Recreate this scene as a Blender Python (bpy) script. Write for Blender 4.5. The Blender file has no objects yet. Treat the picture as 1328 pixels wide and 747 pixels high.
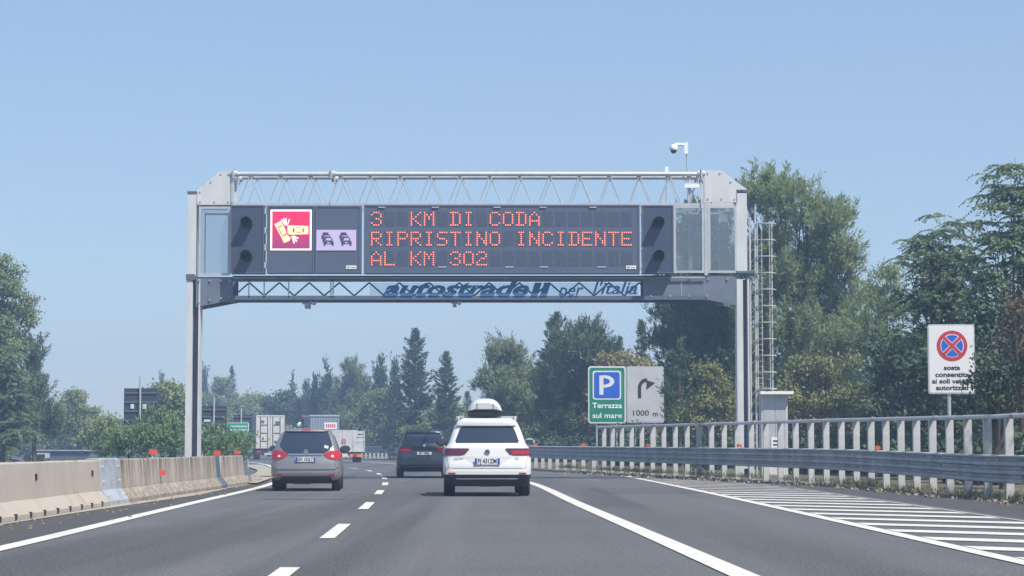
import bpy, bmesh, math, random
import numpy as np
from mathutils import Vector, Matrix

C = bpy.context.scene
COL = C.collection
R = math.radians
random.seed(7)
RNG = np.random.default_rng(11)

# ------------------------------------------------------------------ camera
F_PX, CX, CY, HZ, CAM_H = 2900.0, 664.0, 373.5, 581.0, 1.01
PITCH = math.atan((HZ - CY) / F_PX)
cam_d = bpy.data.cameras.new('camera')
cam = bpy.data.objects.new('camera', cam_d); COL.objects.link(cam)
cam.location = (0, 0, CAM_H)
cam.rotation_euler = (R(90) + PITCH, 0, 0)
cam_d.sensor_width = 36; cam_d.lens = F_PX / 1328 * 36
cam_d.clip_start = 0.1; cam_d.clip_end = 6000
C.camera = cam

# ------------------------------------------------------------------ sky, sun, exposure
SUN_DIR = Vector((0.40, -0.42, 0.82)).normalized()     # towards the sun
SUN_EL = math.asin(SUN_DIR.z); SUN_AZ = math.atan2(SUN_DIR.x, SUN_DIR.y)
w = bpy.data.worlds.new("World"); C.world = w; w.use_nodes = True
nt = w.node_tree; nt.nodes.clear()
sky = nt.nodes.new('ShaderNodeTexSky'); sky.sky_type = 'NISHITA'; sky.sun_disc = False
sky.sun_elevation = SUN_EL; sky.sun_rotation = SUN_AZ
sky.altitude = 0; sky.air_density = 1.0; sky.dust_density = 0.3; sky.ozone_density = 3.0
bg = nt.nodes.new('ShaderNodeBackground'); bg.inputs[1].default_value = 0.102
out = nt.nodes.new('ShaderNodeOutputWorld')
veil = nt.nodes.new('ShaderNodeMix'); veil.data_type = 'RGBA'; veil.inputs[0].default_value = .5   # even summer haze veil over the whole sky
nt.links.new(sky.outputs[0], veil.inputs[6]); veil.inputs[7].default_value = (2.45, 3.30, 4.75, 1)
nt.links.new(veil.outputs[2], bg.inputs[0]); nt.links.new(bg.outputs[0], out.inputs[0])
sd = bpy.data.lights.new('sun', 'SUN'); sd.energy = 4.6; sd.angle = R(0.5); sd.color = (1.0, 0.95, 0.87)
so = bpy.data.objects.new('sun', sd); COL.objects.link(so)
so.rotation_euler = (-SUN_DIR).to_track_quat('-Z', 'Y').to_euler()
C.view_settings.view_transform = 'Standard'; C.view_settings.look = 'None'
C.view_settings.gamma = 1.0; C.view_settings.exposure = 0.55
C.cycles.volume_bounces = 1
C.cycles.transparent_max_bounces = 12

# ------------------------------------------------------------------ pixel helpers (photo pixel -> world)
def at(px, py, Y):
    dx = (px - CX) / F_PX; dy = (CY - py) / F_PX
    fy = math.cos(PITCH) - dy * math.sin(PITCH); fz = math.sin(PITCH) + dy * math.cos(PITCH)
    k = Y / fy
    return Vector((dx * k, Y, CAM_H + fz * k))
def xa(px, Y): return at(px, HZ, Y).x
def za(py, Y): return at(CX, py, Y).z
def gy(py):                       # ground distance for a pixel row
    dy = (CY - py) / F_PX
    fy = math.cos(PITCH) - dy * math.sin(PITCH); fz = math.sin(PITCH) + dy * math.cos(PITCH)
    return -CAM_H / fz * fy

# ------------------------------------------------------------------ tagging
def tag(o, label=None, cat=None, group=None, kind=None):
    if label: o['label'] = label
    if cat: o['category'] = cat
    if group: o['group'] = group
    if kind: o['kind'] = kind
    return o
def thing(name, label, cat, loc=(0, 0, 0), rz=0, group=None):
    o = bpy.data.objects.new(name, None); COL.objects.link(o)
    o.location = loc; o.rotation_euler = (0, 0, rz); o.empty_display_size = 0.3
    return tag(o, label, cat, group)
def dup_tree(o, parent=None):
    c = o.copy(); COL.objects.link(c)
    if parent: c.parent = parent
    for ch in o.children: dup_tree(ch, c)
    return c

# ------------------------------------------------------------------ mesh builder
class B:
    def __init__(s, org=(0, 0, 0)):
        s.v = []; s.f = []; s.m = []; s.st = []; s.org = Vector(org)
    def add(s, vs, fs, mi=0):
        n = len(s.v); s.st.append((n, len(s.f))); s.v += [tuple(v) for v in vs]
        s.f += [tuple(i + n for i in f) for f in fs]; s.m += [mi] * len(fs); return s
    def box(s, c, d, rot=None, mi=0):
        x, y, z = d[0] / 2, d[1] / 2, d[2] / 2
        vs = [Vector((a, b, e)) for a in (-x, x) for b in (-y, y) for e in (-z, z)]
        if rot is not None: vs = [rot @ v for v in vs]
        c = Vector(c)
        return s.add([v + c for v in vs], [(0, 1, 3, 2), (4, 6, 7, 5), (0, 4, 5, 1), (2, 3, 7, 6), (0, 2, 6, 4), (1, 5, 7, 3)], mi)
    def bx(s, x0, x1, y0, y1, z0, z1, mi=0):
        return s.box(((x0 + x1) / 2, (y0 + y1) / 2, (z0 + z1) / 2), (x1 - x0, y1 - y0, z1 - z0), None, mi)
    def tube(s, p0, p1, r0, r1=None, n=8, mi=0, caps=True):
        p0 = Vector(p0); p1 = Vector(p1); r1 = r0 if r1 is None else r1
        d = (p1 - p0)
        if d.length < 1e-6: return s
        q = d.to_track_quat('Z', 'Y')
        vs = []
        for p, r in ((p0, r0), (p1, r1)):
            for i in range(n):
                a = 2 * math.pi * (i + .5) / n
                vs.append(p + q @ Vector((math.cos(a) * r, math.sin(a) * r, 0)))
        fs = [(i, (i + 1) % n, n + (i + 1) % n, n + i) for i in range(n)]
        if caps: fs += [tuple(reversed(range(n))), tuple(range(n, 2 * n))]
        return s.add(vs, fs, mi)
    def path(s, pts, rad, n=8, mi=0):
        for i in range(len(pts) - 1):
            r0 = rad[i] if isinstance(rad, (list, tuple)) else rad
            r1 = rad[i + 1] if isinstance(rad, (list, tuple)) else rad
            s.tube(pts[i], pts[i + 1], r0, r1, n, mi)
        return s
    def lathe(s, c, prof, n=16, axis='Z', mi=0):
        c = Vector(c); vs = []
        for (r, h) in prof:
            for i in range(n):
                a = 2 * math.pi * i / n; u, v = r * math.cos(a), r * math.sin(a)
                p = {'Z': (u, v, h), 'X': (h, u, v), 'Y': (u, h, v)}[axis]
                vs.append(c + Vector(p))
        fs = []
        for k in range(len(prof) - 1):
            for i in range(n):
                a, b = k * n + i, k * n + (i + 1) % n
                fs.append((a, b, b + n, a + n))
        if prof[0][0] > 1e-4: fs.append(tuple(reversed(range(n))))
        if prof[-1][0] > 1e-4: fs.append(tuple(range((len(prof) - 1) * n, len(prof) * n)))
        return s.add(vs, fs, mi)
    def prism(s, poly, y0, y1, mi=0):             # poly in (x,z), extruded along y
        n = len(poly)
        vs = [(x, y0, z) for x, z in poly] + [(x, y1, z) for x, z in poly]
        fs = [tuple(range(n)), tuple(reversed(range(n, 2 * n)))] + [(i, n + i, n + (i + 1) % n, (i + 1) % n) for i in range(n)]
        return s.add(vs, fs, mi)
    def build(s, name, mats, parent=None, smooth=False, kind=None, fixn=True):
        me = bpy.data.meshes.new(name)
        o = s.org
        me.from_pydata([(x - o.x, y - o.y, z - o.z) for x, y, z in s.v], [], s.f)
        if not isinstance(mats, (list, tuple)): mats = [mats]
        for m in mats: me.materials.append(m)
        me.polygons.foreach_set('material_index', s.m)
        if fixn:
            bm = bmesh.new(); bm.from_mesh(me)
            bmesh.ops.recalc_face_normals(bm, faces=bm.faces); bm.to_mesh(me); bm.free()
        if smooth:
            me.polygons.foreach_set('use_smooth', [True] * len(me.polygons))
            if smooth != 'all' and hasattr(me, 'set_sharp_from_angle'): me.set_sharp_from_angle(angle=R(38))
        me.update()
        ob = bpy.data.objects.new(name, me); COL.objects.link(ob)
        if parent: ob.parent = parent
        if kind: ob['kind'] = kind
        return ob
def build_each(b, name, mats, parent=None, per=1, **k):
    """every shape of the builder becomes an object of its own (per shapes each)"""
    res = []; st = b.st + [(len(b.v), len(b.f))]
    for i in range(0, len(b.st), per):
        j = min(i + per, len(b.st)); q = B(b.org); v0, f0 = st[i]; v1, f1 = st[j]
        q.v = b.v[v0:v1]; q.f = [tuple(a - v0 for a in f) for f in b.f[f0:f1]]; q.m = b.m[f0:f1]
        res.append(q.build(name, mats, parent, **k))
    return res
def inst(src, name, parent, loc=(0, 0, 0), rot=(0, 0, 0), scale=None):
    o = bpy.data.objects.new(name, src.data); COL.objects.link(o); o.parent = parent
    o.location = loc; o.rotation_euler = rot
    if scale: o.scale = scale
    return o

def text_mesh(name, body, size, mat, parent, loc, rot=(R(90), 0, 0), align='CENTER', bold=0.0, shear=0.0, depth=0.002, sx=1.0, width=None, spacing=1.0):
    cu = bpy.data.curves.new(name, 'FONT'); cu.body = body; cu.size = size
    cu.align_x = align; cu.align_y = 'CENTER'; cu.extrude = depth; cu.offset = bold; cu.shear = shear
    cu.resolution_u = 3; cu.space_character = spacing
    t = bpy.data.objects.new(name + '_tmp', cu); COL.objects.link(t)
    dg = bpy.context.evaluated_depsgraph_get(); dg.update()
    me = bpy.data.meshes.new_from_object(t.evaluated_get(dg)); me.name = name
    bpy.data.objects.remove(t); bpy.data.curves.remove(cu)
    xs = [v.co.x for v in me.vertices]
    if width and xs:
        sx = width / (max(xs) - min(xs))
    o = bpy.data.objects.new(name, me); COL.objects.link(o); me.materials.clear(); me.materials.append(mat)
    o.parent = parent; o.location = loc; o.rotation_euler = rot; o.scale = (sx, 1, 1)
    return o

# ------------------------------------------------------------------ materials
def mat(name, col, rough=.6, metal=0.0, var=0.0, vscale=3.0, bump=0.0, bscale=30.0, col2=None, spec=.5, stretch=None, emit=None, estr=0.0, coat=0.0, transl=0.0, detail=4, island=0.0, alpha=None):
    m = bpy.data.materials.new(name); m.use_nodes = True
    n = m.node_tree.nodes; L = m.node_tree.links; p = n['Principled BSDF']
    p.inputs['Roughness'].default_value = rough; p.inputs['Metallic'].default_value = metal
    p.inputs['Base Color'].default_value = (*col, 1)
    p.inputs['Specular IOR Level'].default_value = spec
    if coat: p.inputs['Coat Weight'].default_value = coat; p.inputs['Coat Roughness'].default_value = .06
    if emit: p.inputs['Emission Color'].default_value = (*emit, 1); p.inputs['Emission Strength'].default_value = estr
    vec = None
    if var or bump or island:
        tc = n.new('ShaderNodeTexCoord'); mp = n.new('ShaderNodeMapping')
        L.new(tc.outputs['Object'], mp.inputs[0])
        if stretch: mp.inputs['Scale'].default_value = stretch
        vec = mp.outputs[0]
    if var or island:
        c2 = col2 or tuple(c * .55 for c in col)
        mx = n.new('ShaderNodeMix'); mx.data_type = 'RGBA'
        mx.inputs[6].default_value = (*col, 1); mx.inputs[7].default_value = (*c2, 1)
        nz = n.new('ShaderNodeTexNoise'); nz.inputs['Scale'].default_value = vscale; nz.inputs['Detail'].default_value = detail
        nz.inputs['Roughness'].default_value = .65
        L.new(vec, nz.inputs['Vector'])
        rmp = n.new('ShaderNodeMapRange'); rmp.inputs[1].default_value = .35; rmp.inputs[2].default_value = .68
        rmp.inputs[4].default_value = max(var, .0001)
        L.new(nz.outputs['Fac'], rmp.inputs[0])
        fac = rmp.outputs[0]
        if island:
            gi = n.new('ShaderNodeNewGeometry'); ml = n.new('ShaderNodeMath'); ml.operation = 'MULTIPLY_ADD'
            L.new(gi.outputs['Random Per Island'], ml.inputs[0]); ml.inputs[1].default_value = island; L.new(fac, ml.inputs[2])
            ml.use_clamp = True; fac = ml.outputs[0]
        L.new(fac, mx.inputs[0]); L.new(mx.outputs[2], p.inputs['Base Color'])
    if bump:
        nb = n.new('ShaderNodeTexNoise'); nb.inputs['Scale'].default_value = bscale; nb.inputs['Detail'].default_value = 3
        L.new(vec, nb.inputs['Vector'])
        bp = n.new('ShaderNodeBump'); bp.inputs['Strength'].default_value = bump; bp.inputs['Distance'].default_value = .02
        L.new(nb.outputs['Fac'], bp.inputs['Height']); L.new(bp.outputs[0], p.inputs['Normal'])
    if transl:
        tr = n.new('ShaderNodeBsdfTranslucent'); ms = n.new('ShaderNodeMixShader'); ms.inputs[0].default_value = transl
        o = n['Material Output']
        if var or island: L.new(mx.outputs[2], tr.inputs[0])
        else: tr.inputs[0].default_value = (*col, 1)
        L.new(p.outputs[0], ms.inputs[1]); L.new(tr.outputs[0], ms.inputs[2]); L.new(ms.outputs[0], o.inputs[0])
    return m
def clear_glass(name, tint=(.78, .82, .85), gloss=.12, dust=.07):
    m = bpy.data.materials.new(name); m.use_nodes = True; n = m.node_tree.nodes; L = m.node_tree.links
    n.clear(); o = n.new('ShaderNodeOutputMaterial'); t = n.new('ShaderNodeBsdfTransparent'); t.inputs[0].default_value = (*tint, 1)
    g = n.new('ShaderNodeBsdfGlossy'); g.inputs['Roughness'].default_value = .08
    d = n.new('ShaderNodeBsdfDiffuse'); d.inputs[0].default_value = (.5, .55, .58, 1)
    ms = n.new('ShaderNodeMixShader'); ms.inputs[0].default_value = gloss
    m2 = n.new('ShaderNodeMixShader'); m2.inputs[0].default_value = dust
    L.new(t.outputs[0], ms.inputs[1]); L.new(g.outputs[0], ms.inputs[2])
    L.new(ms.outputs[0], m2.inputs[1]); L.new(d.outputs[0], m2.inputs[2]); L.new(m2.outputs[0], o.inputs[0])
    return m

M = {}
def asphalt(name, c1, c2, sp=.5):
    m = mat(name, c1, .82, var=1.0, vscale=.25, col2=c2, bump=.5, bscale=55, detail=8); n = m.node_tree.nodes; L = m.node_tree.links; p = n['Principled BSDF']
    old = p.inputs['Base Color'].links[0].from_socket; tc = n.new('ShaderNodeTexCoord')
    def layer(src, scale, stretch, lo, hi, colour, fac, det=6):
        mp = n.new('ShaderNodeMapping'); mp.inputs['Scale'].default_value = stretch; L.new(tc.outputs['Object'], mp.inputs[0])
        z = n.new('ShaderNodeTexNoise'); z.inputs['Scale'].default_value = scale; z.inputs['Detail'].default_value = det; L.new(mp.outputs[0], z.inputs['Vector'])
        q = n.new('ShaderNodeMapRange'); q.inputs[1].default_value = lo; q.inputs[2].default_value = hi; q.inputs[4].default_value = fac; L.new(z.outputs['Fac'], q.inputs[0])
        x = n.new('ShaderNodeMix'); x.data_type = 'RGBA'; L.new(q.outputs[0], x.inputs[0]); L.new(src, x.inputs[6]); x.inputs[7].default_value = (*colour, 1); return x.outputs[2]
    c = layer(old, .55, (1, .03, 1), .46, .62, tuple(v * .62 for v in c2), .9)
    c = layer(c, .9, (1, .02, 1), .52, .66, tuple(v * 1.35 for v in c1), .55)
    c = layer(c, 38, (1, .5, 1), .50, .66, tuple(v * 1.9 for v in c1), .55, 3)
    c = layer(c, 30, (1, .5, 1), .54, .68, tuple(v * .4 for v in c2), .6, 3)
    c = layer(c, .10, (1, .35, 1), .60, .62, tuple(v * .74 for v in c2), .5, 2)
    L.new(c, p.inputs['Base Color']); return m
M['asphalt'] = asphalt('asphalt', (.093, .092, .096), (.073, .073, .077))
M['asphalt_dark'] = mat('asphalt_dark', (.062, .060, .060), .9, var=1.0, vscale=2.0, col2=(.04, .04, .042), bump=.4, bscale=40, detail=8)
def chipped(name, c1, c2, chip, amt):
    m = mat(name, c1, .6, var=.8, vscale=1.6, col2=c2, detail=8, bump=.1); n = m.node_tree.nodes; L = m.node_tree.links; p = n['Principled BSDF']
    old = p.inputs['Base Color'].links[0].from_socket; tc = n.new('ShaderNodeTexCoord'); z = n.new('ShaderNodeTexNoise'); z.inputs['Scale'].default_value = 9; z.inputs['Detail'].default_value = 10; z.inputs['Roughness'].default_value = .8
    L.new(tc.outputs['Object'], z.inputs['Vector']); q = n.new('ShaderNodeMapRange'); q.inputs[1].default_value = amt; q.inputs[2].default_value = amt + .05; L.new(z.outputs['Fac'], q.inputs[0])
    x = n.new('ShaderNodeMix'); x.data_type = 'RGBA'; L.new(q.outputs[0], x.inputs[0]); L.new(old, x.inputs[6]); x.inputs[7].default_value = (*chip, 1); L.new(x.outputs[2], p.inputs['Base Color'])
    return m
M['paint'] = chipped('road_paint', (.62, .60, .54), (.47, .45, .40), (.16, .155, .15), .60)
M['paint_worn'] = chipped('worn_road_paint', (.55, .51, .47), (.30, .26, .25), (.13, .125, .12), .52)
M['earth'] = mat('dry_earth', (.16, .13, .09), .95, var=1.0, vscale=.8, col2=(.05, .06, .03), bump=.6, bscale=8, detail=8)
M['kerbstone'] = mat('pale_gutter_concrete', (.36, .32, .26), .9, var=.8, vscale=2, col2=(.22, .19, .15), bump=.3)
M['lip'] = mat('pale_joint_mortar', (.50, .46, .40), .9, var=.5, vscale=6)
M['concrete_clean'] = mat('clean_beige_concrete', (.40, .35, .295), .85, var=.7, vscale=1.6, col2=(.31, .27, .22), bump=.15, bscale=18, detail=8)
M['concrete_stained'] = mat('stained_concrete', (.36, .325, .28), .9, var=1.0, vscale=1.3, col2=(.12, .105, .09), bump=.25, bscale=14, stretch=(4.5, 4.5, .55), detail=8)
def stained():
    m = bpy.data.materials.new('streaked_old_concrete'); m.use_nodes = True; n = m.node_tree.nodes; L = m.node_tree.links; p = n['Principled BSDF']
    p.inputs['Roughness'].default_value = .92
    tc = n.new('ShaderNodeTexCoord'); 
    def noise(scale, stretch, det=8, rough=.7):
        mp = n.new('ShaderNodeMapping'); mp.inputs['Scale'].default_value = stretch; L.new(tc.outputs['Object'], mp.inputs[0])
        z = n.new('ShaderNodeTexNoise'); z.inputs['Scale'].default_value = scale; z.inputs['Detail'].default_value = det; z.inputs['Roughness'].default_value = rough
        L.new(mp.outputs[0], z.inputs['Vector']); return z.outputs['Fac']
    def rng_(src, a, b_, c=0, d=1):
        q = n.new('ShaderNodeMapRange'); q.inputs[1].default_value = a; q.inputs[2].default_value = b_; q.inputs[3].default_value = c; q.inputs[4].default_value = d; L.new(src, q.inputs[0]); return q.outputs[0]
    def mixc(f, c1, c2):
        q = n.new('ShaderNodeMix'); q.data_type = 'RGBA'; L.new(f, q.inputs[0])
        for i, c in ((6, c1), (7, c2)):
            if isinstance(c, tuple): q.inputs[i].default_value = (*c, 1)
            else: L.new(c, q.inputs[i])
        return q.outputs[2]
    def mul(a, b_):
        q = n.new('ShaderNodeMath'); q.operation = 'MULTIPLY'; L.new(a, q.inputs[0]); L.new(b_, q.inputs[1]); return q.outputs[0]
    sp = n.new('ShaderNodeSeparateXYZ'); L.new(tc.outputs['Object'], sp.inputs[0])
    base = mixc(rng_(noise(1.2, (1, 1, 1)), .38, .62), (.40, .36, .31), (.31, .255, .19))
    streak = rng_(noise(2.2, (1.2, 2.4, .14)), .43, .60); up = rng_(sp.outputs[2], .22, .80, .35, 1.0)
    c1 = mixc(mul(streak, up), base, (.085, .074, .062))
    low = rng_(noise(5, (1, 1, 2.5)), .42, .6); lowm = rng_(sp.outputs[2], .34, .22, 0, .85)
    c2 = mixc(mul(low, lowm), c1, (.15, .12, .085))
    pale = rng_(noise(2.6, (1, 1.6, .5)), .60, .68, 0, .55)
    c3 = mixc(pale, c2, (.50, .46, .40))
    L.new(c3, p.inputs['Base Color'])
    bp = n.new('ShaderNodeBump'); bp.inputs['Strength'].default_value = .4; bp.inputs['Distance'].default_value = .02; L.new(noise(14, (1, 1, 1), 5), bp.inputs['Height']); L.new(bp.outputs[0], p.inputs['Normal'])
    return m
M['concrete_stained'] = stained()
M['galv'] = mat('galvanised_steel', (.56, .575, .59), .45, .45, var=.6, vscale=4, col2=(.40, .415, .43))
M['galv_dull'] = mat('dull_galvanised_rail', (.44, .45, .465), .55, .25, var=1.0, vscale=1.4, col2=(.23, .24, .26), bump=.25, bscale=5, detail=8)
M['post'] = mat('pale_zinc_post', (.50, .50, .49), .6, .15, var=.8, vscale=5, col2=(.33, .33, .33))
M['plate'] = mat('pale_grey_steel_plate', (.60, .605, .61), .55, .1, var=.8, vscale=1.5, col2=(.46, .46, .455), stretch=(2, 2, .35), detail=8)
M['darkplate'] = mat('haze_tinted_dark_steel_plate', (.10, .125, .18), .5, .1, var=.5, vscale=2, col2=(.075, .095, .14))  # blue haze lift mixed into the dark grey base colour
M['black_box'] = mat('haze_tinted_black_paint', (.055, .070, .115), .45, var=.4, vscale=3)  # black raised towards blue, haze lift held in the colour
M['panel_face'] = mat('haze_tinted_panel_face', (.092, .108, .160), .30, var=.6, vscale=1.0, col2=(.072, .088, .135))  # face colour tinted blue to carry the haze over near darks
M['module'] = mat('unlit_led_module', (.075, .092, .140), .35, var=.5, vscale=9)
M['led'] = mat('lit_led', (.4, .06, .03), .4, emit=(1.0, .20, .12), estr=1.45)
M['led_red'] = None
M['white'] = mat('white_sign_paint', (.68, .68, .68), .5, var=.15, vscale=2)
M['whitebright'] = mat('white_plastic', (.75, .75, .74), .45)
M['green'] = mat('sign_green', (.005, .20, .125), .45, var=.3, vscale=1.5)
M['blue'] = mat('sign_blue', (.012, .10, .50), .45)
M['red'] = mat('sign_red', (.45, .03, .05), .5)
M['blackprint'] = mat('black_sign_print', (.012, .013, .018), .6)
M['orange'] = mat('orange_reflector', (.60, .085, .04), .45)
M['glass'] = clear_glass('gantry_glazing')
M['bark'] = mat('bark', (.10, .075, .055), .95, var=.8, vscale=4, bump=.6, bscale=12)
M['blueletter'] = mat('blue_cut_letters', (.03, .13, .30), .5)
M['mesh_panel'] = clear_glass('pale_banner_sheet', (.86, .89, .92), .01, .02)
M['rubber'] = mat('tyre_rubber', (.02, .02, .021), .8)
M['rim'] = mat('alloy_rim', (.35, .36, .38), .35, .8)
M['trim'] = mat('black_plastic_trim', (.028, .029, .032), .55, var=.3, vscale=6)
M['carglass'] = mat('tinted_car_glass', (.022, .032, .055), .06, spec=.9)
M['chrome'] = mat('chrome', (.7, .7, .72), .15, 1.0)
M['car_white'] = mat('white_car_paint', (.60, .60, .585), .28, coat=.8)
M['car_grey'] = mat('silver_taupe_car_paint', (.27, .252, .25), .30, .55, coat=.8)
M['car_dark'] = mat('dark_blue_grey_car_paint', (.035, .038, .048), .25, .3, coat=.8)
M['lamp_lit'] = mat('lit_tail_lamp', (.32, .012, .022), .2, emit=(1, .04, .06), estr=.10, coat=.6)
M['lamp'] = mat('red_tail_lamp', (.30, .012, .025), .2, emit=(1, .03, .06), estr=.04, coat=.6)
M['lamp_dark'] = mat('dark_red_tail_lamp', (.085, .014, .035), .18, coat=.8)
M['lampbright'] = mat('glowing_bulb', (1, .5, .45), .3, emit=(1, .45, .35), estr=3)
M['plate_white'] = mat('number_plate_white', (.60, .62, .62), .45)
M['plate_blue'] = mat('number_plate_blue', (.02, .06, .35), .45)
M['silver_box'] = mat('silver_gloss_plastic', (.60, .60, .61), .38, .25, coat=.4)
M['container'] = mat('white_container_paint', (.62, .61, .56), .6, var=.7, vscale=1.2, col2=(.45, .43, .38), stretch=(1, 1, .4))
M['container_side'] = mat('grey_container_side', (.35, .37, .38), .6, var=.6, vscale=1.2)
M['truck_grey'] = mat('grey_box_body', (.20, .235, .27), .6, var=.5, vscale=1.5)
M['truck_white'] = mat('weathered_white_dropside', (.55, .55, .54), .6, var=.7, vscale=2, col2=(.38, .37, .36))
M['sticker_red'] = mat('red_sticker', (.5, .05, .05), .5)
M['yellow'] = mat('yellow_sticker', (.7, .42, .06), .5)
M['debris'] = mat('pale_litter', (.34, .29, .21), .9, var=1, vscale=9, col2=(.2, .15, .1))
M['drygrass'] = mat('dry_grass', (.30, .25, .13), .9, island=.9, var=.3, vscale=1, col2=(.12, .13, .05), transl=.3)
M['shed'] = mat('grey_ribbed_sheet', (.16, .18, .20), .7, var=.5, vscale=2)

def leafmat(name, c1, c2, tr=.32):
    c1 = tuple(v * 2.2 for v in c1); c2 = tuple(v * 1.45 for v in c2)
    return mat(name, c1, .6, island=.34, var=.42, vscale=.8, col2=c2, transl=tr, spec=.25)
LM = {
 'pine': leafmat('pine_needles', (.155, .185, .082), (.062, .088, .044), .48),
 'darkpine': leafmat('dark_pine_needles', (.058, .082, .038), (.020, .034, .020)),
 'cypress': leafmat('cypress_foliage', (.036, .056, .030), (.014, .026, .016), .1),
 'broad': leafmat('broad_leaves', (.130, .148, .050), (.030, .052, .022)),
 'light': leafmat('light_green_leaves', (.145, .165, .062), (.06, .085, .032)),
 'olive': leafmat('olive_brown_leaves', (.17, .145, .062), (.075, .075, .032)),
 'yellow': leafmat('yellow_green_leaves', (.125, .130, .048), (.050, .070, .026)),
 'ailanthus': leafmat('pinnate_leaves', (.090, .122, .062), (.032, .052, .032), .3),
 'darkbroad': leafmat('dark_broad_leaves', (.042, .062, .030), (.016, .028, .016), .15),
 'red': leafmat('reddish_leaves', (.085, .062, .036), (.045, .048, .028)),
 'oleander': leafmat('oleander_leaves', (.085, .13, .06), (.03, .06, .03), .2),
 'grey': leafmat('grey_green_leaves', (.125, .150, .066), (.045, .062, .038)),
}

# ------------------------------------------------------------------ paths
def spline(pts, n=4):
    """Catmull-Rom through points parametrised by Y"""
    P = np.array(pts, float); ys = P[:, -1] if False else P[:, 1]
    m = np.gradient(P[:, 0], ys)
    def f(Y):
        Y = float(Y)
        if Y <= ys[0]: return P[0, 0] + m[0] * (Y - ys[0])
        if Y >= ys[-1]: return P[-1, 0] + m[-1] * (Y - ys[-1])
        i = int(np.searchsorted(ys, Y) - 1); h = ys[i + 1] - ys[i]; t = (Y - ys[i]) / h
        return ((2*t**3 - 3*t**2 + 1) * P[i, 0] + (t**3 - 2*t**2 + t) * h * m[i] + (-2*t**3 + 3*t**2) * P[i+1, 0] + (t**3 - t**2) * h * m[i+1])
    return f
dashX = spline([(-.6, -20), (-1.35, 0), (-1.9, 20), (-2.14, 27.4), (-2.55, 39.6), (-3.03, 51.4), (-3.56, 63), (-4.27, 75), (-5.08, 86), (-6.0, 96), (-7.1, 106), (-8.5, 115), (-11.6, 138), (-14.6, 158), (-19.2, 183), (-28.5, 220), (-54, 300)])
leftX = spline([(-4.4, -20), (-4.75, 5), (-5.12, 22.4), (-5.62, 35.1), (-5.84, 41), (-6.58, 59.8), (-7.6, 75), (-9.6, 96), (-12.2, 115), (-15.2, 138), (-18.4, 158), (-23.2, 183), (-32.5, 220), (-58, 300)])
rightX = spline([(2.6, -20), (2.3, 0), (1.8, 18.8), (1.55, 28), (1.22, 39.7), (.56, 64.2), (-.6, 85), (-3.3, 112), (-7.1, 139.5), (-10.3, 160), (-15.0, 183), (-24.0, 220), (-50, 300)])
outX = spline([(4.5, -20), (4.5, 20), (4.5, 30), (4.44, 48), (4.1, 78), (3.9, 90)])
RAIL = [(11.6, 8), (11.1, 22), (10.5, 33), (9.7, 44.8), (8.62, 59.4), (6.45, 72.5), (3.39, 88.7), (.92, 106.8), (-2.0, 130), (-5.3, 155), (-9.6, 185), (-13.4, 203), (-18.5, 222), (-27, 248)]
railX = spline(RAIL)
railZ = lambda Y: float(np.interp(Y, [0, 30, 44.8, 59.4, 88.7, 106.8, 200], [-.03, -.03, -.025, .088, .166, .20, .22]))
barX = lambda Y: float(np.interp(Y, [-20, 5, 29.6, 38.5, 45.8, 56.3, 62.3, 80, 100], [-6.2, -6.4, -6.78, -6.97, -7.1, -7.2, -7.3, -8.2, -10.0]))
edgeR = lambda Y: min(7.35, railX(Y) - .85)

def strip(name, fl, fr, y0, y1, step, z, m, parent=None, kind='structure', zf=None):
    b = B(); n = max(1, int((y1 - y0) / step)); vs = []
    for i in range(n + 1):
        Y = y0 + (y1 - y0) * i / n; a, c = fl(Y), fr(Y)
        vs += [(a, Y, z if zf is None else zf[0](Y)), (c, Y, z if zf is None else zf[1](Y))]
    fs = [(2*i, 2*i+1, 2*i+3, 2*i+2) for i in range(n)]
    b.add(vs, fs)
    o = b.build(name, m, parent, kind=kind, fixn=False)
    return o

# ------------------------------------------------------------------ setting: ground, road, markings
g = B(); g.add([(-2500, -300, -.25), (2500, -300, -.25), (2500, 4000, -.25), (-2500, 4000, -.25)], [(0, 1, 2, 3)])
tag(g.build('ground', M['earth'], fixn=False), kind='structure')
road = strip('road', lambda Y: min(barX(Y), leftX(Y) - .4) - 1.5, lambda Y: edgeR(Y), -30, 300, 3, 0.0, M['asphalt'])
strip('left_shoulder', lambda Y: barX(Y) - .3, lambda Y: leftX(Y) - .02, -30, 66, 2, .004, M['asphalt_dark'])
vz = lambda Y, off: float(np.interp(off, [edgeR(Y) - railX(Y), 1.2], [-.005, railZ(Y) + .02]))
strip('verge', lambda Y: edgeR(Y) - .02, lambda Y: railX(Y) - .62, -20, 240, 2, 0, M['asphalt_dark'], zf=(lambda Y: -.005, lambda Y: vz(Y, -.62)))
strip('verge', lambda Y: railX(Y) - .62, lambda Y: railX(Y) + 1.2, -20, 240, 2, 0, M['earth'], zf=(lambda Y: vz(Y, -.62), lambda Y: railZ(Y) + .02))
strip('bank', lambda Y: railX(Y) + 1.2, lambda Y: railX(Y) + 90, -20, 240, 4, 0, M['earth'], zf=(lambda Y: railZ(Y) + .02, lambda Y: .6))
strip('opposite_carriageway', lambda Y: leftX(Y) - 17, lambda Y: leftX(Y) - 7.5, -30, 300, 4, -.02, M['asphalt'])
strip('median_ground', lambda Y: leftX(Y) - 7.5, lambda Y: min(barX(Y), leftX(Y) - .4) - 1.45, -30, 300, 3, -.03, M['earth'])
strip('gutter', lambda Y: barX(Y) + .02, lambda Y: barX(Y) + .02 + float(np.interp(Y, [20, 34, 48, 56], [.04, .12, .42, .10])), 24, 62, 1.5, .012, M['kerbstone'])
hw = .10
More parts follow.
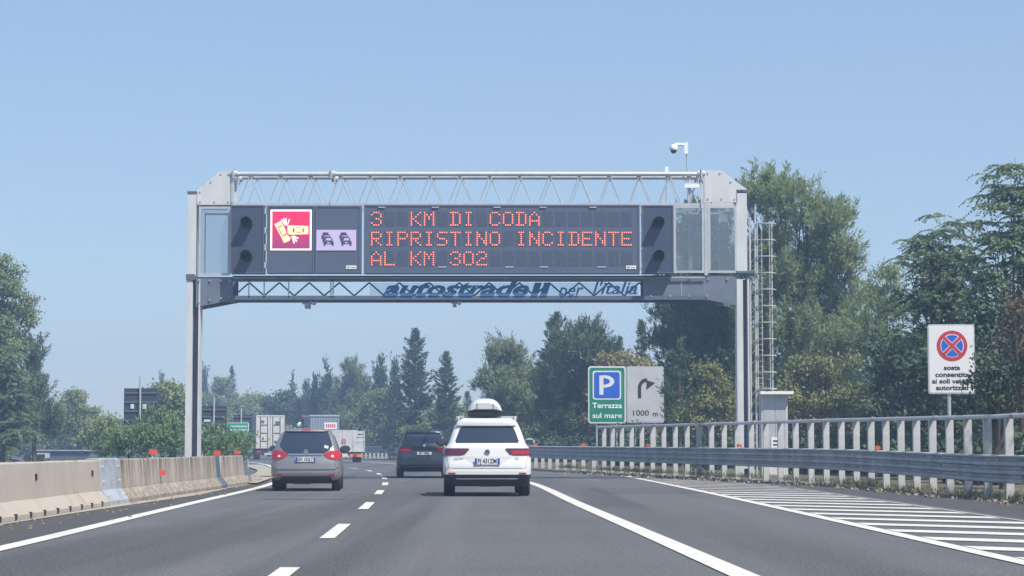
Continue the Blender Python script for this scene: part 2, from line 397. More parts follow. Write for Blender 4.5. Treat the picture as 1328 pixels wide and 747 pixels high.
for nm, f, y0, y1, ww in (('edge_line', leftX, -20, 260, .115), ('edge_line', rightX, -20, 260, .12), ('edge_line', outX, -5, 79.5, .10)):
    strip(nm, lambda Y: f(Y) - ww, lambda Y: f(Y) + ww, y0, y1, 2, .009, M['paint'], road)
strip('hatch_border', lambda Y: 7.02, lambda Y: 7.10, 8, 56, 3, .009, M['paint_worn'], road)
y = 27.4 - 12 * 3
while y < 200:
    if 14 < y < 18: y = 16.6
    elif 27 < y < 30: y = 27.4
    strip('lane_dash', lambda Y: dashX(Y) - .085, lambda Y: dashX(Y) + .085, y - 2.35, y + 2.35, 1.2, .009, M['paint'], road)
    y += 11.9
y = 8.4
k = 0
while y < 78:
    xr = min(6.98, edgeR(y) - .25)
    xl = outX(y) + .13
    if xr - xl > .25:
        b = B(); dy = (xr - xl) * .9
        b.add([(xl, y - .45, .008), (xr, y - .45 - dy, .008), (xr, y + .45 - dy, .008), (xl, y + .45, .008)], [(0, 1, 2, 3)])
        b.build('hatch_stripe', M['paint'] if y < 52 else M['paint_worn'], road, fixn=False)
    y += 2.38

M['tar'] = mat('tar_seal', (.068, .067, .070), .8, var=.8, vscale=3, col2=(.082, .081, .083))
M['patch'] = asphalt('patched_asphalt', (.084, .083, .085), (.064, .063, .066))
def seam(pts, wd, m=None, name='tar_seam', z=.005):
    b = B(); vs = []; n = len(pts); rr_ = random.Random(int(pts[0][1] * 10))
    P = []
    for i in range(n - 1):
        k_ = max(2, int(math.dist(pts[i], pts[i + 1]) / .5))
        for j in range(k_): t_ = j / k_; P.append((pts[i][0] + (pts[i+1][0] - pts[i][0]) * t_ + rr_.gauss(0, wd * .35), pts[i][1] + (pts[i+1][1] - pts[i][1]) * t_))
    P.append(pts[-1])
    for x_, y_ in P: ww_ = wd * rr_.uniform(.4, 1.1) / 2; vs += [(x_ - ww_, y_, z), (x_ + ww_, y_, z)]
    b.add(vs, [(2*i, 2*i+1, 2*i+3, 2*i+2) for i in range(len(P) - 1)]); b.build(name, m or M['tar'], road, fixn=False)
b = B(); b.add([(2.1, 50, .0045), (4.3, 50.4, .0045), (4.25, 56.5, .0045), (1.9, 56.2, .0045)], [(0, 1, 2, 3)]); b.build('road_patch', M['patch'], road, fixn=False)
b = B(); b.add([(-4.9, 44, .0045), (-3.3, 44, .0045), (-3.5, 50, .0045), (-5.2, 50, .0045)], [(0, 1, 2, 3)]); b.build('road_patch', M['patch'], road, fixn=False)

# ------------------------------------------------------------------ concrete barriers on the left
BH = .805
def jersey_profile():     # (offset from base towards -x , z)
    return [(0, 0), (0, .08), (.15, .27), (.195, BH - .02), (.21, BH), (.41, BH), (.425, BH - .02), (.47, .27), (.62, .08), (.62, 0)]
def barrier(y0, y1, m, label, notches=True, chips=None):
    mid = (y0 + y1) / 2
    t = thing('concrete_barrier', label, 'barrier', (barX(mid), mid, 0), 0, 'concrete barrier blocks along the left edge of the road')
    b = B(org=(barX(mid), mid, 0)); pr = jersey_profile(); n = max(2, int((y1 - y0) / .8)); k = len(pr)
    vs = []
    for i in range(n + 1):
        Y = y0 + .025 + (y1 - y0 - .05) * i / n
        vs += [(barX(Y) - o, Y, z + random.uniform(-.004, .004)) for o, z in pr]
    fs = [(i*k + j, i*k + j + 1, (i+1)*k + j + 1, (i+1)*k + j) for i in range(n) for j in range(k - 1)]
    fs += [tuple(range(k)), tuple(reversed(range(n*k, n*k + k)))]
    b.add(vs, fs); b.build('barrier_body', m, t)
    b = B(org=(barX(mid), mid, 0)); sx0 = barX(y0) - .31
    b.bx(sx0 - .05, sx0 + .13, y0 - .02, y0 + .045, .30, BH + .006); b.build('joint_lip', M['lip'] if 'clean' not in label else m, t)
    return t
bars = [
 (8.0, 18.0, 'concrete_clean', 'clean beige concrete barrier block nearest the camera on the left edge'),
 (18.0, 28.2, 'concrete_clean', 'clean beige concrete barrier block just outside the left edge of the photo'),
 (28.2, 36.6, 'concrete_clean', 'long clean beige concrete barrier block cut by the left edge of the photo'),
 (36.6, 38.95, 'concrete_clean', 'short clean beige concrete barrier block just before the grey metal joint cover'),
 (41.0, 46.2, 'concrete_stained', 'brown streaked concrete barrier block just after the grey metal joint cover'),
 (46.2, 51.0, 'concrete_stained', 'grey streaked concrete barrier block in front of the left gantry leg'),
 (51.0, 55.9, 'concrete_stained', 'stained concrete barrier block ending at the dark vertical gap'),
 (57.0, 62.6, 'concrete_stained', 'last concrete barrier block beyond the dark gap, beside the silver car'),
]
bts = []
for y0, y1, m, lb in bars: bts.append(barrier(y0, y1, M[m], lb))
# drain notches and lifting holes as parts of the clean blocks
notch = None
for t, (y0, y1, m, lb) in list(zip(bts, bars))[:4]:
    Y = y0 + .5
    while Y < y1 - .2:
        if notch is None:
            nb = B(); nb.bx(-.05, .012, -.055, .055, 0.0, .075); notch = nb.build('drain_notch', M['blackprint'], t)
            o = notch
        else: o = inst(notch, 'drain_notch', t)
        o.location = (barX(Y) - t.location.x + .0, Y - t.location.y, .03); Y += 1.06
    for Yh in ([y0 + 4.9] if y1 - y0 > 6 else [y0 + 1.5]):
        hb = B(); hb.box((0, 0, 0), (.03, .05, .10)); h = hb.build('lifting_hole', M['blackprint'], t)
        h.location = (barX(Yh) - .165 - t.location.x, Yh - t.location.y, .58)
# metal joint cover
t = thing('joint_sheet', 'light grey sheet metal cover bridging two concrete barrier blocks', 'metal cover', (barX(40), 40, 0))
b = B(org=(barX(40), 40, 0)); k = 0
prj = [(-.02, 0), (-.02, .085), (.132, .28), (.180, BH + .005), (.20, BH + .022), (.42, BH + .022), (.44, BH)]
for (a, c) in ((38.93, 41.02),):
    vs = []
    for Y in (a, c): vs += [(barX(Y) - o, Y, z) for o, z in prj] + [(barX(Y) - o - .015, Y, z - .015) for o, z in reversed(prj)]
    n = len(prj) * 2
    b.add(vs, [tuple(range(n)), tuple(reversed(range(n, 2*n)))] + [(i, n+i, n+(i+1) % n, (i+1) % n) for i in range(n)])
m_j = mat('scuffed_zinc_sheet', (.50, .53, .56), .5, .3, var=.9, vscale=2.5, col2=(.30, .32, .35))
b.build('cover_sheet', m_j, t)
bb = B(org=(barX(40), 40, 0))
for Y in (39.1, 40.85):
    for (o, z) in ((.06, .18), (.145, .42), (.168, .68)): bb.tube((barX(Y) - o - .02, Y, z), (barX(Y) - o + .035, Y, z), .022, n=6)
build_each(bb, 'bolt', M['galv'], t)
t2 = thing('joint_sheet', 'dark sheet standing for the shaded gap between two stained barrier blocks', 'metal cover', (barX(56.4), 56.4, 0))
b = B(org=(barX(56.4), 56.4, 0)); vs = []  # dark sheet added to draw the shade inside the gap between blocks
for Y in (55.85, 57.05): vs += [(barX(Y) - o - .05, Y, z) for o, z in prj[:-1]] + [(barX(Y) - o - .09, Y, z - .02) for o, z in reversed(prj[:-1])]
n = 12; b.add(vs, [tuple(range(n)), tuple(reversed(range(n, 2*n)))] + [(i, n+i, n+(i+1) % n, (i+1) % n) for i in range(n)])
b.build('cover_sheet', M['darkplate'], t2)
# orange reflectors on barrier
def reflector(Y, label, zs=(.93, .50), offs=(.32, .15), post=True):
    t = thing('reflector', label, 'reflector', (barX(Y), Y, 0), group='orange reflectors on the concrete barrier')
    for z, o in zip(zs, offs):
        b = B(); b.box((-o + .02, -.02, z), (.17, .03, .10)); b.build('reflector_plate', M['orange'], t)
    if post:
        b = B(); b.box((-.32, 0, .87), (.03, .03, .16)); b.box((-.165, .0, .50), (.06, .02, .05)); b.build('bracket', M['galv'], t)
reflector(46.3, 'pair of orange reflectors above and below the barrier top, left of the gantry leg')
reflector(57.2, 'small red orange reflector beside the dark barrier gap', (.89,), (.32,), post=False)
reflector(62.0, 'small orange reflector at the far end of the last barrier block', (.89,), (.32,), post=False)
#reflector(60.6, 'single small orange reflector on the barrier just before its far end', (.92,), (.42,), post=False)
# rubble at the end of the barrier
b = B()
for i in range(60):
    Y = random.uniform(62.6, 67); r = random.uniform(.04, .16)
    q = Matrix.Rotation(random.uniform(0, 6), 3, 'Z') @ Matrix.Rotation(random.uniform(0, 3), 3, 'X')
    b.box((barX(Y) - random.uniform(-.05, .9), Y, r * .4), (r, r * 1.4, r), q)
tag(b.build('rubble', M['kerbstone']), 'small heap of pale rubble at the far end of the barrier', 'rubble', kind='stuff')
strip('median_kerb', lambda Y: leftX(Y) - 1.3, lambda Y: leftX(Y) - .35, 62, 130, 2, .05, M['kerbstone'])

# ------------------------------------------------------------------ guard rail on the right
rail = thing('guard_rail', 'long grey steel parapet guard rail with handrail and closely set posts along the right verge', 'guard rail', (railX(60), 60, 0))
ORG = (railX(60), 60, 0)
def rail_frame(Y):
    d = Vector((railX(Y + .5) - railX(Y - .5), 1.0, railZ(Y+.5) - railZ(Y-.5))).normalized()
    return Vector((railX(Y), Y, railZ(Y))), d, Vector((d.y, -d.x, 0)).normalized()   # point, tangent, outward (right)
tw = [(.0, .35), (-.085, .37), (-.085, .43), (-.015, .465), (-.015, .50), (-.085, .535), (-.085, .595), (-.015, .63), (-.015, .665), (-.085, .70), (-.085, .76), (-.015, .795), (-.015, .82), (-.085, .855), (-.085, .885), (0, .905)]
def beam(y0, y1, parent, org, prof=tw, off=-.17, proud=0.0):
    b = B(org=org); n = max(2, int((y1 - y0) / .9)); vs = []
    full = [(o - proud, z) for o, z in prof] + [(o - proud + .012, z) for o, z in reversed(prof)]
    k = len(full)
    for i in range(n + 1):
        Y = y0 + (y1 - y0) * i / n; p, d, r = rail_frame(Y)
        vs += [p + r * (off + o) + Vector((0, 0, z)) for o, z in full]
    fs = [(i*k + j, i*k + (j+1) % k, (i+1)*k + (j+1) % k, (i+1)*k + j) for i in range(n) for j in range(k)]
    fs += [tuple(range(k)), tuple(reversed(range(n*k, n*k + k)))]
    b.add(vs, fs); return b.build('beam_section', M['galv_dull'], parent)
Y = 12.0
i = 0
while Y < 88:
    beam(Y, Y + 4.53, rail, ORG, proud=.006 * (i % 2)); Y += 4.5; i += 1
RAIL_END = Y
# top face flange strip of beam (lit line)
# posts
def post_mesh(h):
    b = B()
    b.bx(-.08, .08, -.045, -.037, -.3, h)         # web facing traffic direction
    b.bx(-.08, -.072, -.037, .055, -.3, h); b.bx(.072, .08, -.037, .055, -.3, h)
    b.bx(-.12, -.066, -.04, .03, .72, .88); b.bx(-.12, -.066, -.04, .03, .38, .56)
    return b
pm = None; Y = 14.0
while Y < RAIL_END - .4:
    p, d, r = rail_frame(Y)
    if pm is None:
        pm = post_mesh(1.62).build('post', M['post'], rail); o = pm
    else: o = inst(pm, 'post', rail)
    o.location = p - Vector(ORG); o.rotation_euler = (0, 0, -math.atan2(d.x, d.y) + random.uniform(-.03, .03)); Y += 1.5
b = B(org=ORG); Y = 14.0
while Y < RAIL_END - .4:
    p, d, r = rail_frame(Y)
    for z in (.482, .648, .808): q = p + r * (-.19) + Vector((0, 0, z)); b.box(q, (.02, .05, .03), Matrix.Rotation(-math.atan2(d.x, d.y), 3, 'Z'))
    Y += 1.5
b.build('beam_bolts', M['darkplate'], rail, kind='stuff')
# handrail
Y = 13.6; 
while Y < 87.5:
    Y2 = min(Y + 6.0, 88.6); b = B(org=ORG); pts = []
    for i in range(7):
        yy = Y + (Y2 - Y) * i / 6; p, d, r = rail_frame(yy); pts.append(p + Vector((0, 0, 1.66)) + r * (-.02))
    b.path(pts, .052, 8)
    b.build('handrail_section', M['galv'], rail, smooth=True)
    jb = B(org=ORG); p, d, r = rail_frame(Y + .03); q = p + Vector((0, 0, 1.66)) + r * (-.02); jb.tube(q - d * .08, q + d * .08, .062, n=8); jb.build('handrail_sleeve', M['galv_dull'], rail)
    Y = Y2
for Yr, px in ((54.5, 0), (80.0, 0), (68.6, 0)):
    p, d, r = rail_frame(Yr); b = B(org=ORG); b.box(p + r * (-.20) + Vector((0, 0, .965)), (.12 if Yr < 60 else .15, .03, .09)); b.build('reflector_plate', M['orange'], rail)
# second, lower rail further on
far = thing('guard_rail', 'low grey steel guard rail on short posts curving left behind the cars', 'guard rail', (railX(120), 120, 0))
ORG2 = (railX(120), 120, 0); Y = RAIL_END; i = 0
while Y < 236:
    beam(Y, Y + 4.53, far, ORG2, proud=.006 * (i % 2)); Y += 4.5; i += 1
pm2 = None; Y = RAIL_END + 1
while Y < 236:
    p, d, r = rail_frame(Y)
    if pm2 is None: pm2 = post_mesh(.84).build('post', M['post'], far); o = pm2
    else: o = inst(pm2, 'post', far)
    o.location = p - Vector(ORG2); o.rotation_euler = (0, 0, -math.atan2(d.x, d.y)); Y += 2.25
for Yr in (104, 90.6, 185):
    p, d, r = rail_frame(Yr); b = B(org=ORG2); b.box(p + r * (-.20) + Vector((0, 0, .965)), (.2, .03, .12)); b.build('reflector_plate', M['orange'], far)

# ------------------------------------------------------------------ gantry
GY = 72.0; GD = 1.5       # front plane and depth
GX0, GX1 = xa(249, GY), xa(967, GY)
gan = thing('sign_gantry', 'large grey steel motorway gantry spanning the carriageway with lattice beam and two legs', 'gantry', ((GX0 + GX1) / 2, GY, 0))
GO = tuple(gan.location)
def gb(): return B(org=GO)
def gx(px): return xa(px, GY)
def gz(py): return za(py, GY)
def gp(px, py, d=0.0): return Vector((gx(px), GY + d, gz(py)))
def gbox(b, px0, px1, py0, py1, d0, d1, mi=0): return b.bx(gx(px0), gx(px1), GY + d0, GY + d1, gz(py1), gz(py0), mi)
# legs
def leg(pa, pb, pa_b, top):
    b = gb()
    for d0, d1 in ((0.0, .10), (.55, .65)):
        vs = [gp(pa, top, d0), gp(pa + 7.5, top, d0), gp(pa_b + 7.5, 600, d0), gp(pa_b, 600, d0)]
    # pale column (front flange) and darker web recess, built as an H section
    x0, x1, z0, z1 = gx(pa), gx(pb), -.1, gz(top)
    wdt = x1 - x0
    b.bx(x0, x0 + .19, GY, GY + .5, z0, z1)
    b.bx(x1 - .05, x1, GY, GY + .5, z0, z1)
    return b
def col_leg(x0, x1, name='leg'):
    z1 = gz(362)
    b = gb(); b.bx(x0, x0 + .20, GY + .02, GY + .62, -.1, z1); b.bx(x0 + .20, x1 - .05, GY + .28, GY + .34, -.1, z1, 1)
    b.bx(x1 - .05, x1, GY + .02, GY + .62, -.1, z1)
    b.bx(x0 + .20, x1 - .05, GY + .04, GY + .60, .35, .42)
    lg = b.build(name, [M['plate'], M['darkplate']], gan)
    fl = gb(); fl.bx(x0 - .15, x1 + .15, GY - .12, GY + .76, .0, .05)
    for xx in (x0 - .08, x1 + .08):
        for yy in (GY - .05, GY + .69): fl.tube((xx, yy, .05), (xx, yy, .12), .03, n=6)
    fl.build('base_plate', M['galv'], lg).location = (0, 0, 0)
    return lg
col_leg(gx(239.5), gx(257.5)); col_leg(gx(957), gx(973))
# small lattice side truss beside right leg (cable riser)
b = gb(); xr = gx(979)
for xx in (gx(976), gx(983)):
    b.tube((xx, GY + .35, 0), (xx, GY + .35, gz(262)), .035, n=6)
for i in range(24):
    z = .4 + i * .33; b.tube((gx(976), GY + .35, z), (gx(983), GY + .35, z + .16), .014, n=4)
b.build('cable_riser', M['galv'], gan, kind='stuff')
# upper leg panels: pale columns beside the glazed frames
b = gb(); gbox(b, 240.5, 251.5, 248, 358, 0, .6); b.build('leg_casing', M['plate'], gan)
b = gb(); gbox(b, 957.5, 971, 246, 352, 0, .6); b.build('leg_casing', M['plate'], gan)
b = gb(); gbox(b, 239.5, 251.5, 248, 251, -.02, .62); gbox(b, 239, 250.5, 355.5, 363, -.02, .62); build_each(b, 'leg_cap', M['darkplate'], gan)
b = gb(); gbox(b, 959, 973, 246, 249, -.02, .62); gbox(b, 956, 981, 351.5, 354.5, -.03, .62); build_each(b, 'leg_cap', M['darkplate'], gan)
# angled top corner plates
def poly(b, pts, d0, d1, mi=0): return b.prism([(gx(a), gz(c)) for a, c in pts], GY + d0, GY + d1, mi)
b = gb(); poly(b, [(252.5, 265.5), (252.5, 247), (281, 222.5), (297, 222.5), (297, 265.5)], .0, .06); poly(b, [(252.5, 265.5), (252.5, 247), (281, 222.5), (297, 222.5), (297, 265.5)], GD - .06, GD)
gbox(b, 252.6, 296.9, 261, 265, .06, GD - .06)
build_each(b, 'corner_plate', M['plate'], gan)
b = gb(); poly(b, [(916, 262), (916, 221), (938, 221), (972, 246), (972, 250), (958.5, 250), (958.5, 262)], .0, .06); poly(b, [(916, 262), (916, 221), (938, 221), (972, 246), (972, 250), (958.5, 250), (958.5, 262)], GD - .06, GD)
build_each(b, 'corner_plate', M['plate'], gan)
# lower haunch brackets
m_h = M['darkplate']
b = gb(); poly(b, [(252, 359), (300, 359), (300, 389), (252, 398)], .03, .09); poly(b, [(252, 359), (300, 359), (300, 389), (252, 398)], GD - .06, GD); gbox(b, 253, 299, 386, 388.5, .10, GD - .07); build_each(b, 'haunch_plate', mat('mid_grey_plate', (.16, .185, .235), .55, .2, var=.5, vscale=2), gan)
b = gb(); poly(b, [(835, 357), (957, 356.5), (957, 396), (918, 388.5), (835, 388.5)], .03, .09); poly(b, [(835, 357), (957, 356.5), (957, 396), (918, 388.5), (835, 388.5)], GD - .06, GD); build_each(b, 'haunch_plate', bpy.data.materials['mid_grey_plate'], gan)
# chords
def chord(px0, px1, py, d, r, m):
    b = gb(); b.tube(gp(px0, py, d), gp(px1, py, d), r, n=10); return b.build('chord', m, gan, smooth=True)
for d, py in ((.05, 225.5), (GD - .05, 223)):
    chord(297, 427, py, d, .075, M['galv']); chord(427, 916, py, d, .075, M['galv'])
for d in (.05, GD - .05):
    b = gb(); b.box((gp(297, 265.5, d) + gp(916, 265.5, d)) / 2, (gx(916) - gx(297), .14, .10)); b.build('chord', M['galv'], gan)
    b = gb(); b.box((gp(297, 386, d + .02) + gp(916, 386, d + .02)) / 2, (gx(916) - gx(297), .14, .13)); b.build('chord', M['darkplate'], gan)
for px in (300, 428, 912):
    for d in (.05, GD - .05):
        b = gb(); r = .1 if px != 912 else .12
        b.tube(gp(px - 4.5, 225, d), gp(px + 4.5, 225, d), r, n=10); b.box(gp(px, 225, d), (.05, .30, .34)); b.build('chord_joint', M['galv'], gan)
        b = gb(); b.box(gp(px, 265.5, d), (.06, .24, .26)); b.build('chord_joint', M['galv'], gan)
b = gb()
for (pxs, pys) in (((256, 275, 293), (262, 262, 262)), ((256, 270, 283, 293), (249, 236, 226, 226)), ((920, 938, 955), (258, 258, 258)), ((920, 936, 950, 964), (225, 225, 236, 248)), ((256, 270, 285, 296), (364, 364, 364, 364)), ((256, 270, 285, 296), (392, 389, 387, 385)), ((845, 870, 895, 920, 945), (362,) * 5), ((845, 870, 895, 918), (384,) * 4)):
    for a, c in zip(pxs, pys): b.tube(gp(a, c, -.02), gp(a, c, .03), .03, n=6)
b.build('bolts', M['galv_dull'], gan, kind='stuff')
b = gb(); gbox(b, 884, 885, 357.5, 388, .015, .03); b.build('weld_seam', M['galv_dull'], gan)
# vertical end frame
b = gb(); gbox(b, 297, 299.5, 222, 266, -.03, .09); gbox(b, 914, 916.8, 221, 263, -.03, .09); build_each(b, 'end_upright', M['galv'], gan)
# diagonals, upper lattice
dm = M['galv']
px = 301.0; step = 39.2; x = px
while x < 895:
    for (a, c) in (((x + 6, 264), (x + step / 2, 228)), ((x + step / 2 + 1, 228), (x + step - 3, 264))):
        for d in (.05,):
            b = gb(); b.tube(gp(a[0], a[1], d), gp(c[0], c[1], d), .021, n=6); b.build('diagonal', dm, gan)
    for (a, c) in (((x + 9, 264), (x + step / 2 + 3, 226)), ((x + step / 2 + 4, 226), (x + step, 264))):
        b = gb(); b.tube(gp(a[0], a[1], GD - .05), gp(c[0], c[1], GD - .05), .012, n=6); b.build('diagonal', dm, gan)
    b = gb(); b.tube(gp(x + step / 2, 224.5, .05), gp(x + step / 2, 224.5, GD - .05), .025, n=6); b.build('cross_member', dm, gan)
    x += step
# lower lattice
x = 301.0; st2 = 39.2
while x < 900:
    for (a, c) in (((x, 383), (x + st2 / 2, 366)), ((x + st2 / 2, 366), (x + st2, 383))):
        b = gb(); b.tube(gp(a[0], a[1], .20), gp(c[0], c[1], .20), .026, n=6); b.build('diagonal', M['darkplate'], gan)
    x += st2
# walkway band under boards
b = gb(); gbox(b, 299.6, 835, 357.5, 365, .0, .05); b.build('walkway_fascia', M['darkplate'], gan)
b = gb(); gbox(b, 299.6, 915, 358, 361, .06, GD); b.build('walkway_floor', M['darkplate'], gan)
b = gb(); b.tube(gp(300, 360.5, -.05), gp(916, 360.5, -.05), .025, n=6); b.build('walkway_rail', M['galv_dull'], gan)
b = gb()
for px in (320, 340, 372, 427, 430): gbox(b, px, px + 1.6, 361, 386, .0, .06)
build_each(b, 'hanger', M['galv'], gan)
# things under the beam: detector boxes
for (px, lab, wpx, hh) in ((397, 'small dark traffic detector under the gantry left of centre', 13, 10), (589, 'small dark traffic sensor box under the gantry beam near its middle', 9, 8)):
    t = thing('traffic_sensor', lab, 'sensor', tuple(gp(px, 389, .2)))
    b = B(org=tuple(gp(px, 389, .2)))
    gbox(b, px - wpx / 2, px + wpx / 2, 389.3, 389.3 + hh * .45, .05, .35); gbox(b, px - wpx / 4, px + wpx / 4, 389.3 + hh * .45, 389.3 + hh, .0, .45)
    b.build('housing', M['darkplate'], t)
    b = B(org=tuple(gp(px, 389, .2))); b.tube(gp(px + wpx * .4, 392, -.05), gp(px + wpx * .75, 395.5, -.05), .03, n=6); b.tube(gp(px + wpx * .75, 395.5, -.05), gp(px + wpx * .95, 391, -.05), .03, n=6); b.build('bracket_arm', M['darkplate'], t)
# glazed frames
def glazed(px0, px1, py0, py1, bar=3.0):
    b = gb(); gbox(b, px0, px0 + bar, py0, py1, -.02, .06); gbox(b, px1 - bar, px1, py0, py1, -.02, .06)
    gbox(b, px0 + bar, px1 - bar, py0, py0 + bar, -.02, .06); gbox(b, px0 + bar, px1 - bar, py1 - bar, py1, -.02, .06)
    f = b.build('window_frame', M['galv'], gan)
    b = gb(); gbox(b, px0 + bar, px1 - bar, py0 + bar, py1 - bar, .01, .025); b.build('pane', M['glass'], f)
    b = gb(); gbox(b, px0 + 3, px0 + 3 + 1.4, py0 + 4, py1 - 4, .8, .86); gbox(b, px0 + 3, px1 - 3, py0 + 5, py0 + 7.5, .8, .86); build_each(b, 'inner_bar', M['galv_dull'], f)
glazed(255, 296, 268, 357); glazed(875, 915, 267, 354); glazed(920, 957.5, 267, 354)
b = gb(); gbox(b, 897, 902, 269, 352, .75, .85); gbox(b, 938, 949, 269, 352, 1.1, 1.2); build_each(b, 'inner_post', M['galv_dull'], gan)
b = gb(); gbox(b, 915.3, 919.7, 263, 357, -.03, .10); build_each(b, 'end_upright', M['galv'], gan)
# lamp-like bracket at right top
b = gb(); b.lathe(gp(977, 262, .3) + Vector((0, 0, -.35)), [(.06, 0), (.09, .2), (.20, .38), (.22, .42)], 12); b.build('cable_cone', M['darkplate'], gan)
# banner lettering
b = gb(); gbox(b, 478, 829, 366.5, 382.5, .135, .14); bn = b.build('banner_sheet', M['mesh_panel'], gan)
def gtext(s, px0, px1, py, size_m, bold, shear, m=None, spacing=1.0):
    p = gp((px0 + px1) / 2, py, -.02) - Vector(GO)
    return text_mesh('banner_lettering', s, size_m, m or M['blueletter'], gan, p, bold=bold, shear=shear, width=abs(gx(px1) - gx(px0)), depth=.01)
gtext('autostrade', 494, 684, 375.0, .66, .024, .35)
gtext('per', 722, 756, 376.5, .58, .006, .3)
gtext("l'italia", 768, 826, 374.5, .58, .006, .3)
b = gb()
for px in (688, 700): poly(b, [(px, 384), (px + 9, 384), (px + 15, 366.5), (px + 6, 366.5)], -.03, -.01)
build_each(b, 'banner_stripe', M['blueletter'], gan)

# ladder with cage
lb_ = B(org=GO); lx0, lx1, ly = gx(985), gx(989), GY + .55
lad = gb()
for xx in (985.5, 1004.5):
    lad.tube((gx(xx), GY + .35, gz(506)), (gx(xx), GY + .35, gz(286)), .027, n=6)
lad_o = lad.build('access_ladder', M['post'], gan)
z = gz(504); hoops = []
k = 0
while z < gz(284):
    c = Vector(((gx(986) + gx(1008)) / 2, GY + .35, z)); rr = (gx(1009) - gx(984)) / 2
    b = gb()
    pts = [c + Vector((rr * math.cos(a), -.36 * abs(math.sin(a)) , 0)) for a in [math.pi * j / 10 for j in range(11)]]
    b.path(pts, .021, 5); b.build('hoop', M['post'], lad_o)
    z += .535
b = gb()
for i in range(28):
    zz = gz(504) + i * .18; b.tube((gx(985.5), GY + .35, zz), (gx(993), GY + .35, zz), .010, n=4)
build_each(b, 'rung', M['galv'], lad_o)
b = gb()
for xx, dd in ((990, -.3), (1000, -.33)): b.tube((gx(xx), GY + dd + .35, gz(504)), (gx(xx), GY + dd + .35, gz(286)), .016, n=5)
build_each(b, 'cage_bar', M['post'], lad_o)

# ------------------------------------------------------------------ message boards on the gantry
def board(name, label, cat, px0, px1, py0, py1, face, dep=.5, front=-.35, rim=2.2):
    o = gp((px0 + px1) / 2, py1, front); t = thing(name, label, cat, tuple(o))
    b = B(org=tuple(o)); gbox(b, px0, px1, py0, py1, front + .04, front + dep); cs = b.build('casing', M['black_box'], t)
    b = B(org=tuple(o)); gbox(b, px0, px0 + rim, py0, py1, front, front + .05); gbox(b, px1 - rim, px1, py0, py1, front, front + .05)
    gbox(b, px0 + rim, px1 - rim, py0, py0 + rim, front, front + .05); gbox(b, px0 + rim, px1 - rim, py1 - rim, py1, front, front + .05)
    b.build('frame', M['darkplate'], t)
    b = B(org=tuple(o)); gbox(b, px0 + rim, px1 - rim, py0 + rim, py1 - rim, front + .022, front + .038); b.build('display_face', face, t)
    return t, o
# text board
mb, mo = board('message_board', 'wide amber lit text board with three lines of dot matrix letters on the gantry', 'message board', 471.5, 830, 267, 355.5, M['panel_face'], rim=2.0)
FONT = {
'3': ['01110','10001','00001','00110','00001','10001','01110'], 'K': ['10001','10010','10100','11000','10100','10010','10001'],
'M': ['10001','11011','10101','10101','10001','10001','10001'], 'D': ['11110','01001','01001','01001','01001','01001','11110'],
'I': ['01110','00100','00100','00100','00100','00100','01110'], 'C': ['01110','10001','10000','10000','10000','10001','01110'],
'O': ['01110','10001','10001','10001','10001','10001','01110'], 'A': ['00100','01010','10001','10001','11111','10001','10001'],
'R': ['11110','10001','10001','11110','10100','10010','10001'], 'P': ['11110','10001','10001','11110','10000','10000','10000'],
'S': ['01111','10000','10000','01110','00001','00001','11110'], 'T': ['11111','00100','00100','00100','00100','00100','00100'],
'N': ['10001','11001','11001','10101','10011','10011','10001'], 'E': ['11111','10000','10000','11110','10000','10000','11111'],
'L': ['10000','10000','10000','10000','10000','10000','11111'], '0': ['01110','10001','10001','10001','10001','10001','01110'],
'2': ['01110','10001','00001','00110','01000','10000','11111']}
LINES = ['3  KM DI CODA', 'RIPRISTINO INCIDENTE', 'AL KM 302']
LINES[2] = 'AL KM 302'
pitch = 17.12; cw = 13.2; chh = 17.0
rows = [285.2, 310.8, 336.4]
modm = None
chars = {}
for r_, (line, cy) in enumerate(zip(LINES, rows)):
    for i in range(20):
        cxp = 487.6 + i * pitch
        loc = gp(cxp, cy, -.35 + .020) - Vector(mo)
        if modm is None:
            b = B(); b.bx(-.175, .175, -.004, .004, -.235, .235)
            for q in range(5): b.bx(-.175 + .07 * q + .005, -.175 + .07 * q + .012, -.009, -.004, -.235, .235)
            modm = b.build('led_module', M['module'], mb); o = modm
        else: o = inst(modm, 'led_module', mb)
        o.location = loc
        # the message itself: third line is laid out as AL_KM_302 with a blank cell between
        ch = line[i] if i < len(line) else ' '
        if ch != ' ':
            if ch not in chars:
                b = B()
                for ry, rw in enumerate(FONT[ch]):
                    for rx_, c_ in enumerate(rw):
                        if c_ == '1':
                            xx = (rx_ - 2) * .0715; zz = (3 - ry) * .0672
                            b.tube((xx, 0, zz), (xx, -.012, zz), .0245, n=6)
                chars[ch] = b.build('led_character', M['led'], mb); o = chars[ch]
            else: o = inst(chars[ch], 'led_character', mb)
            o.location = loc + Vector((0, -.008, 0))
def badge(t, o, px0, px1, py0, py1):
    b = B(org=tuple(o)); gbox(b, px0, px1, py0, py1, -.352, -.33); bd = b.build('maker_badge', M['whitebright'], t)
    b = B(org=tuple(o)); gbox(b, px0 + 1.2, px0 + 5, py0 + 1, py1 - 1, -.356, -.352); gbox(b, px0 + 6.2, px1 - 1, py0 + 1.6, py1 - 1.2, -.356, -.352); b.build('badge_print', M['galv_dull'], bd)
badge(mb, mo, 812, 825, 345.5, 350)
# short pale strips along the top and bottom of the board
b = B(org=tuple(mo))
for px_ in (490, 560, 640, 700, 765): gbox(b, px_, px_ + 9, 269.8, 271, -.37, -.33)
for px_ in (568, 655, 700, 775): gbox(b, px_, px_ + 11, 346.6, 348, -.345, -.33)
build_each(b, 'board_strip', M['galv'], mb)

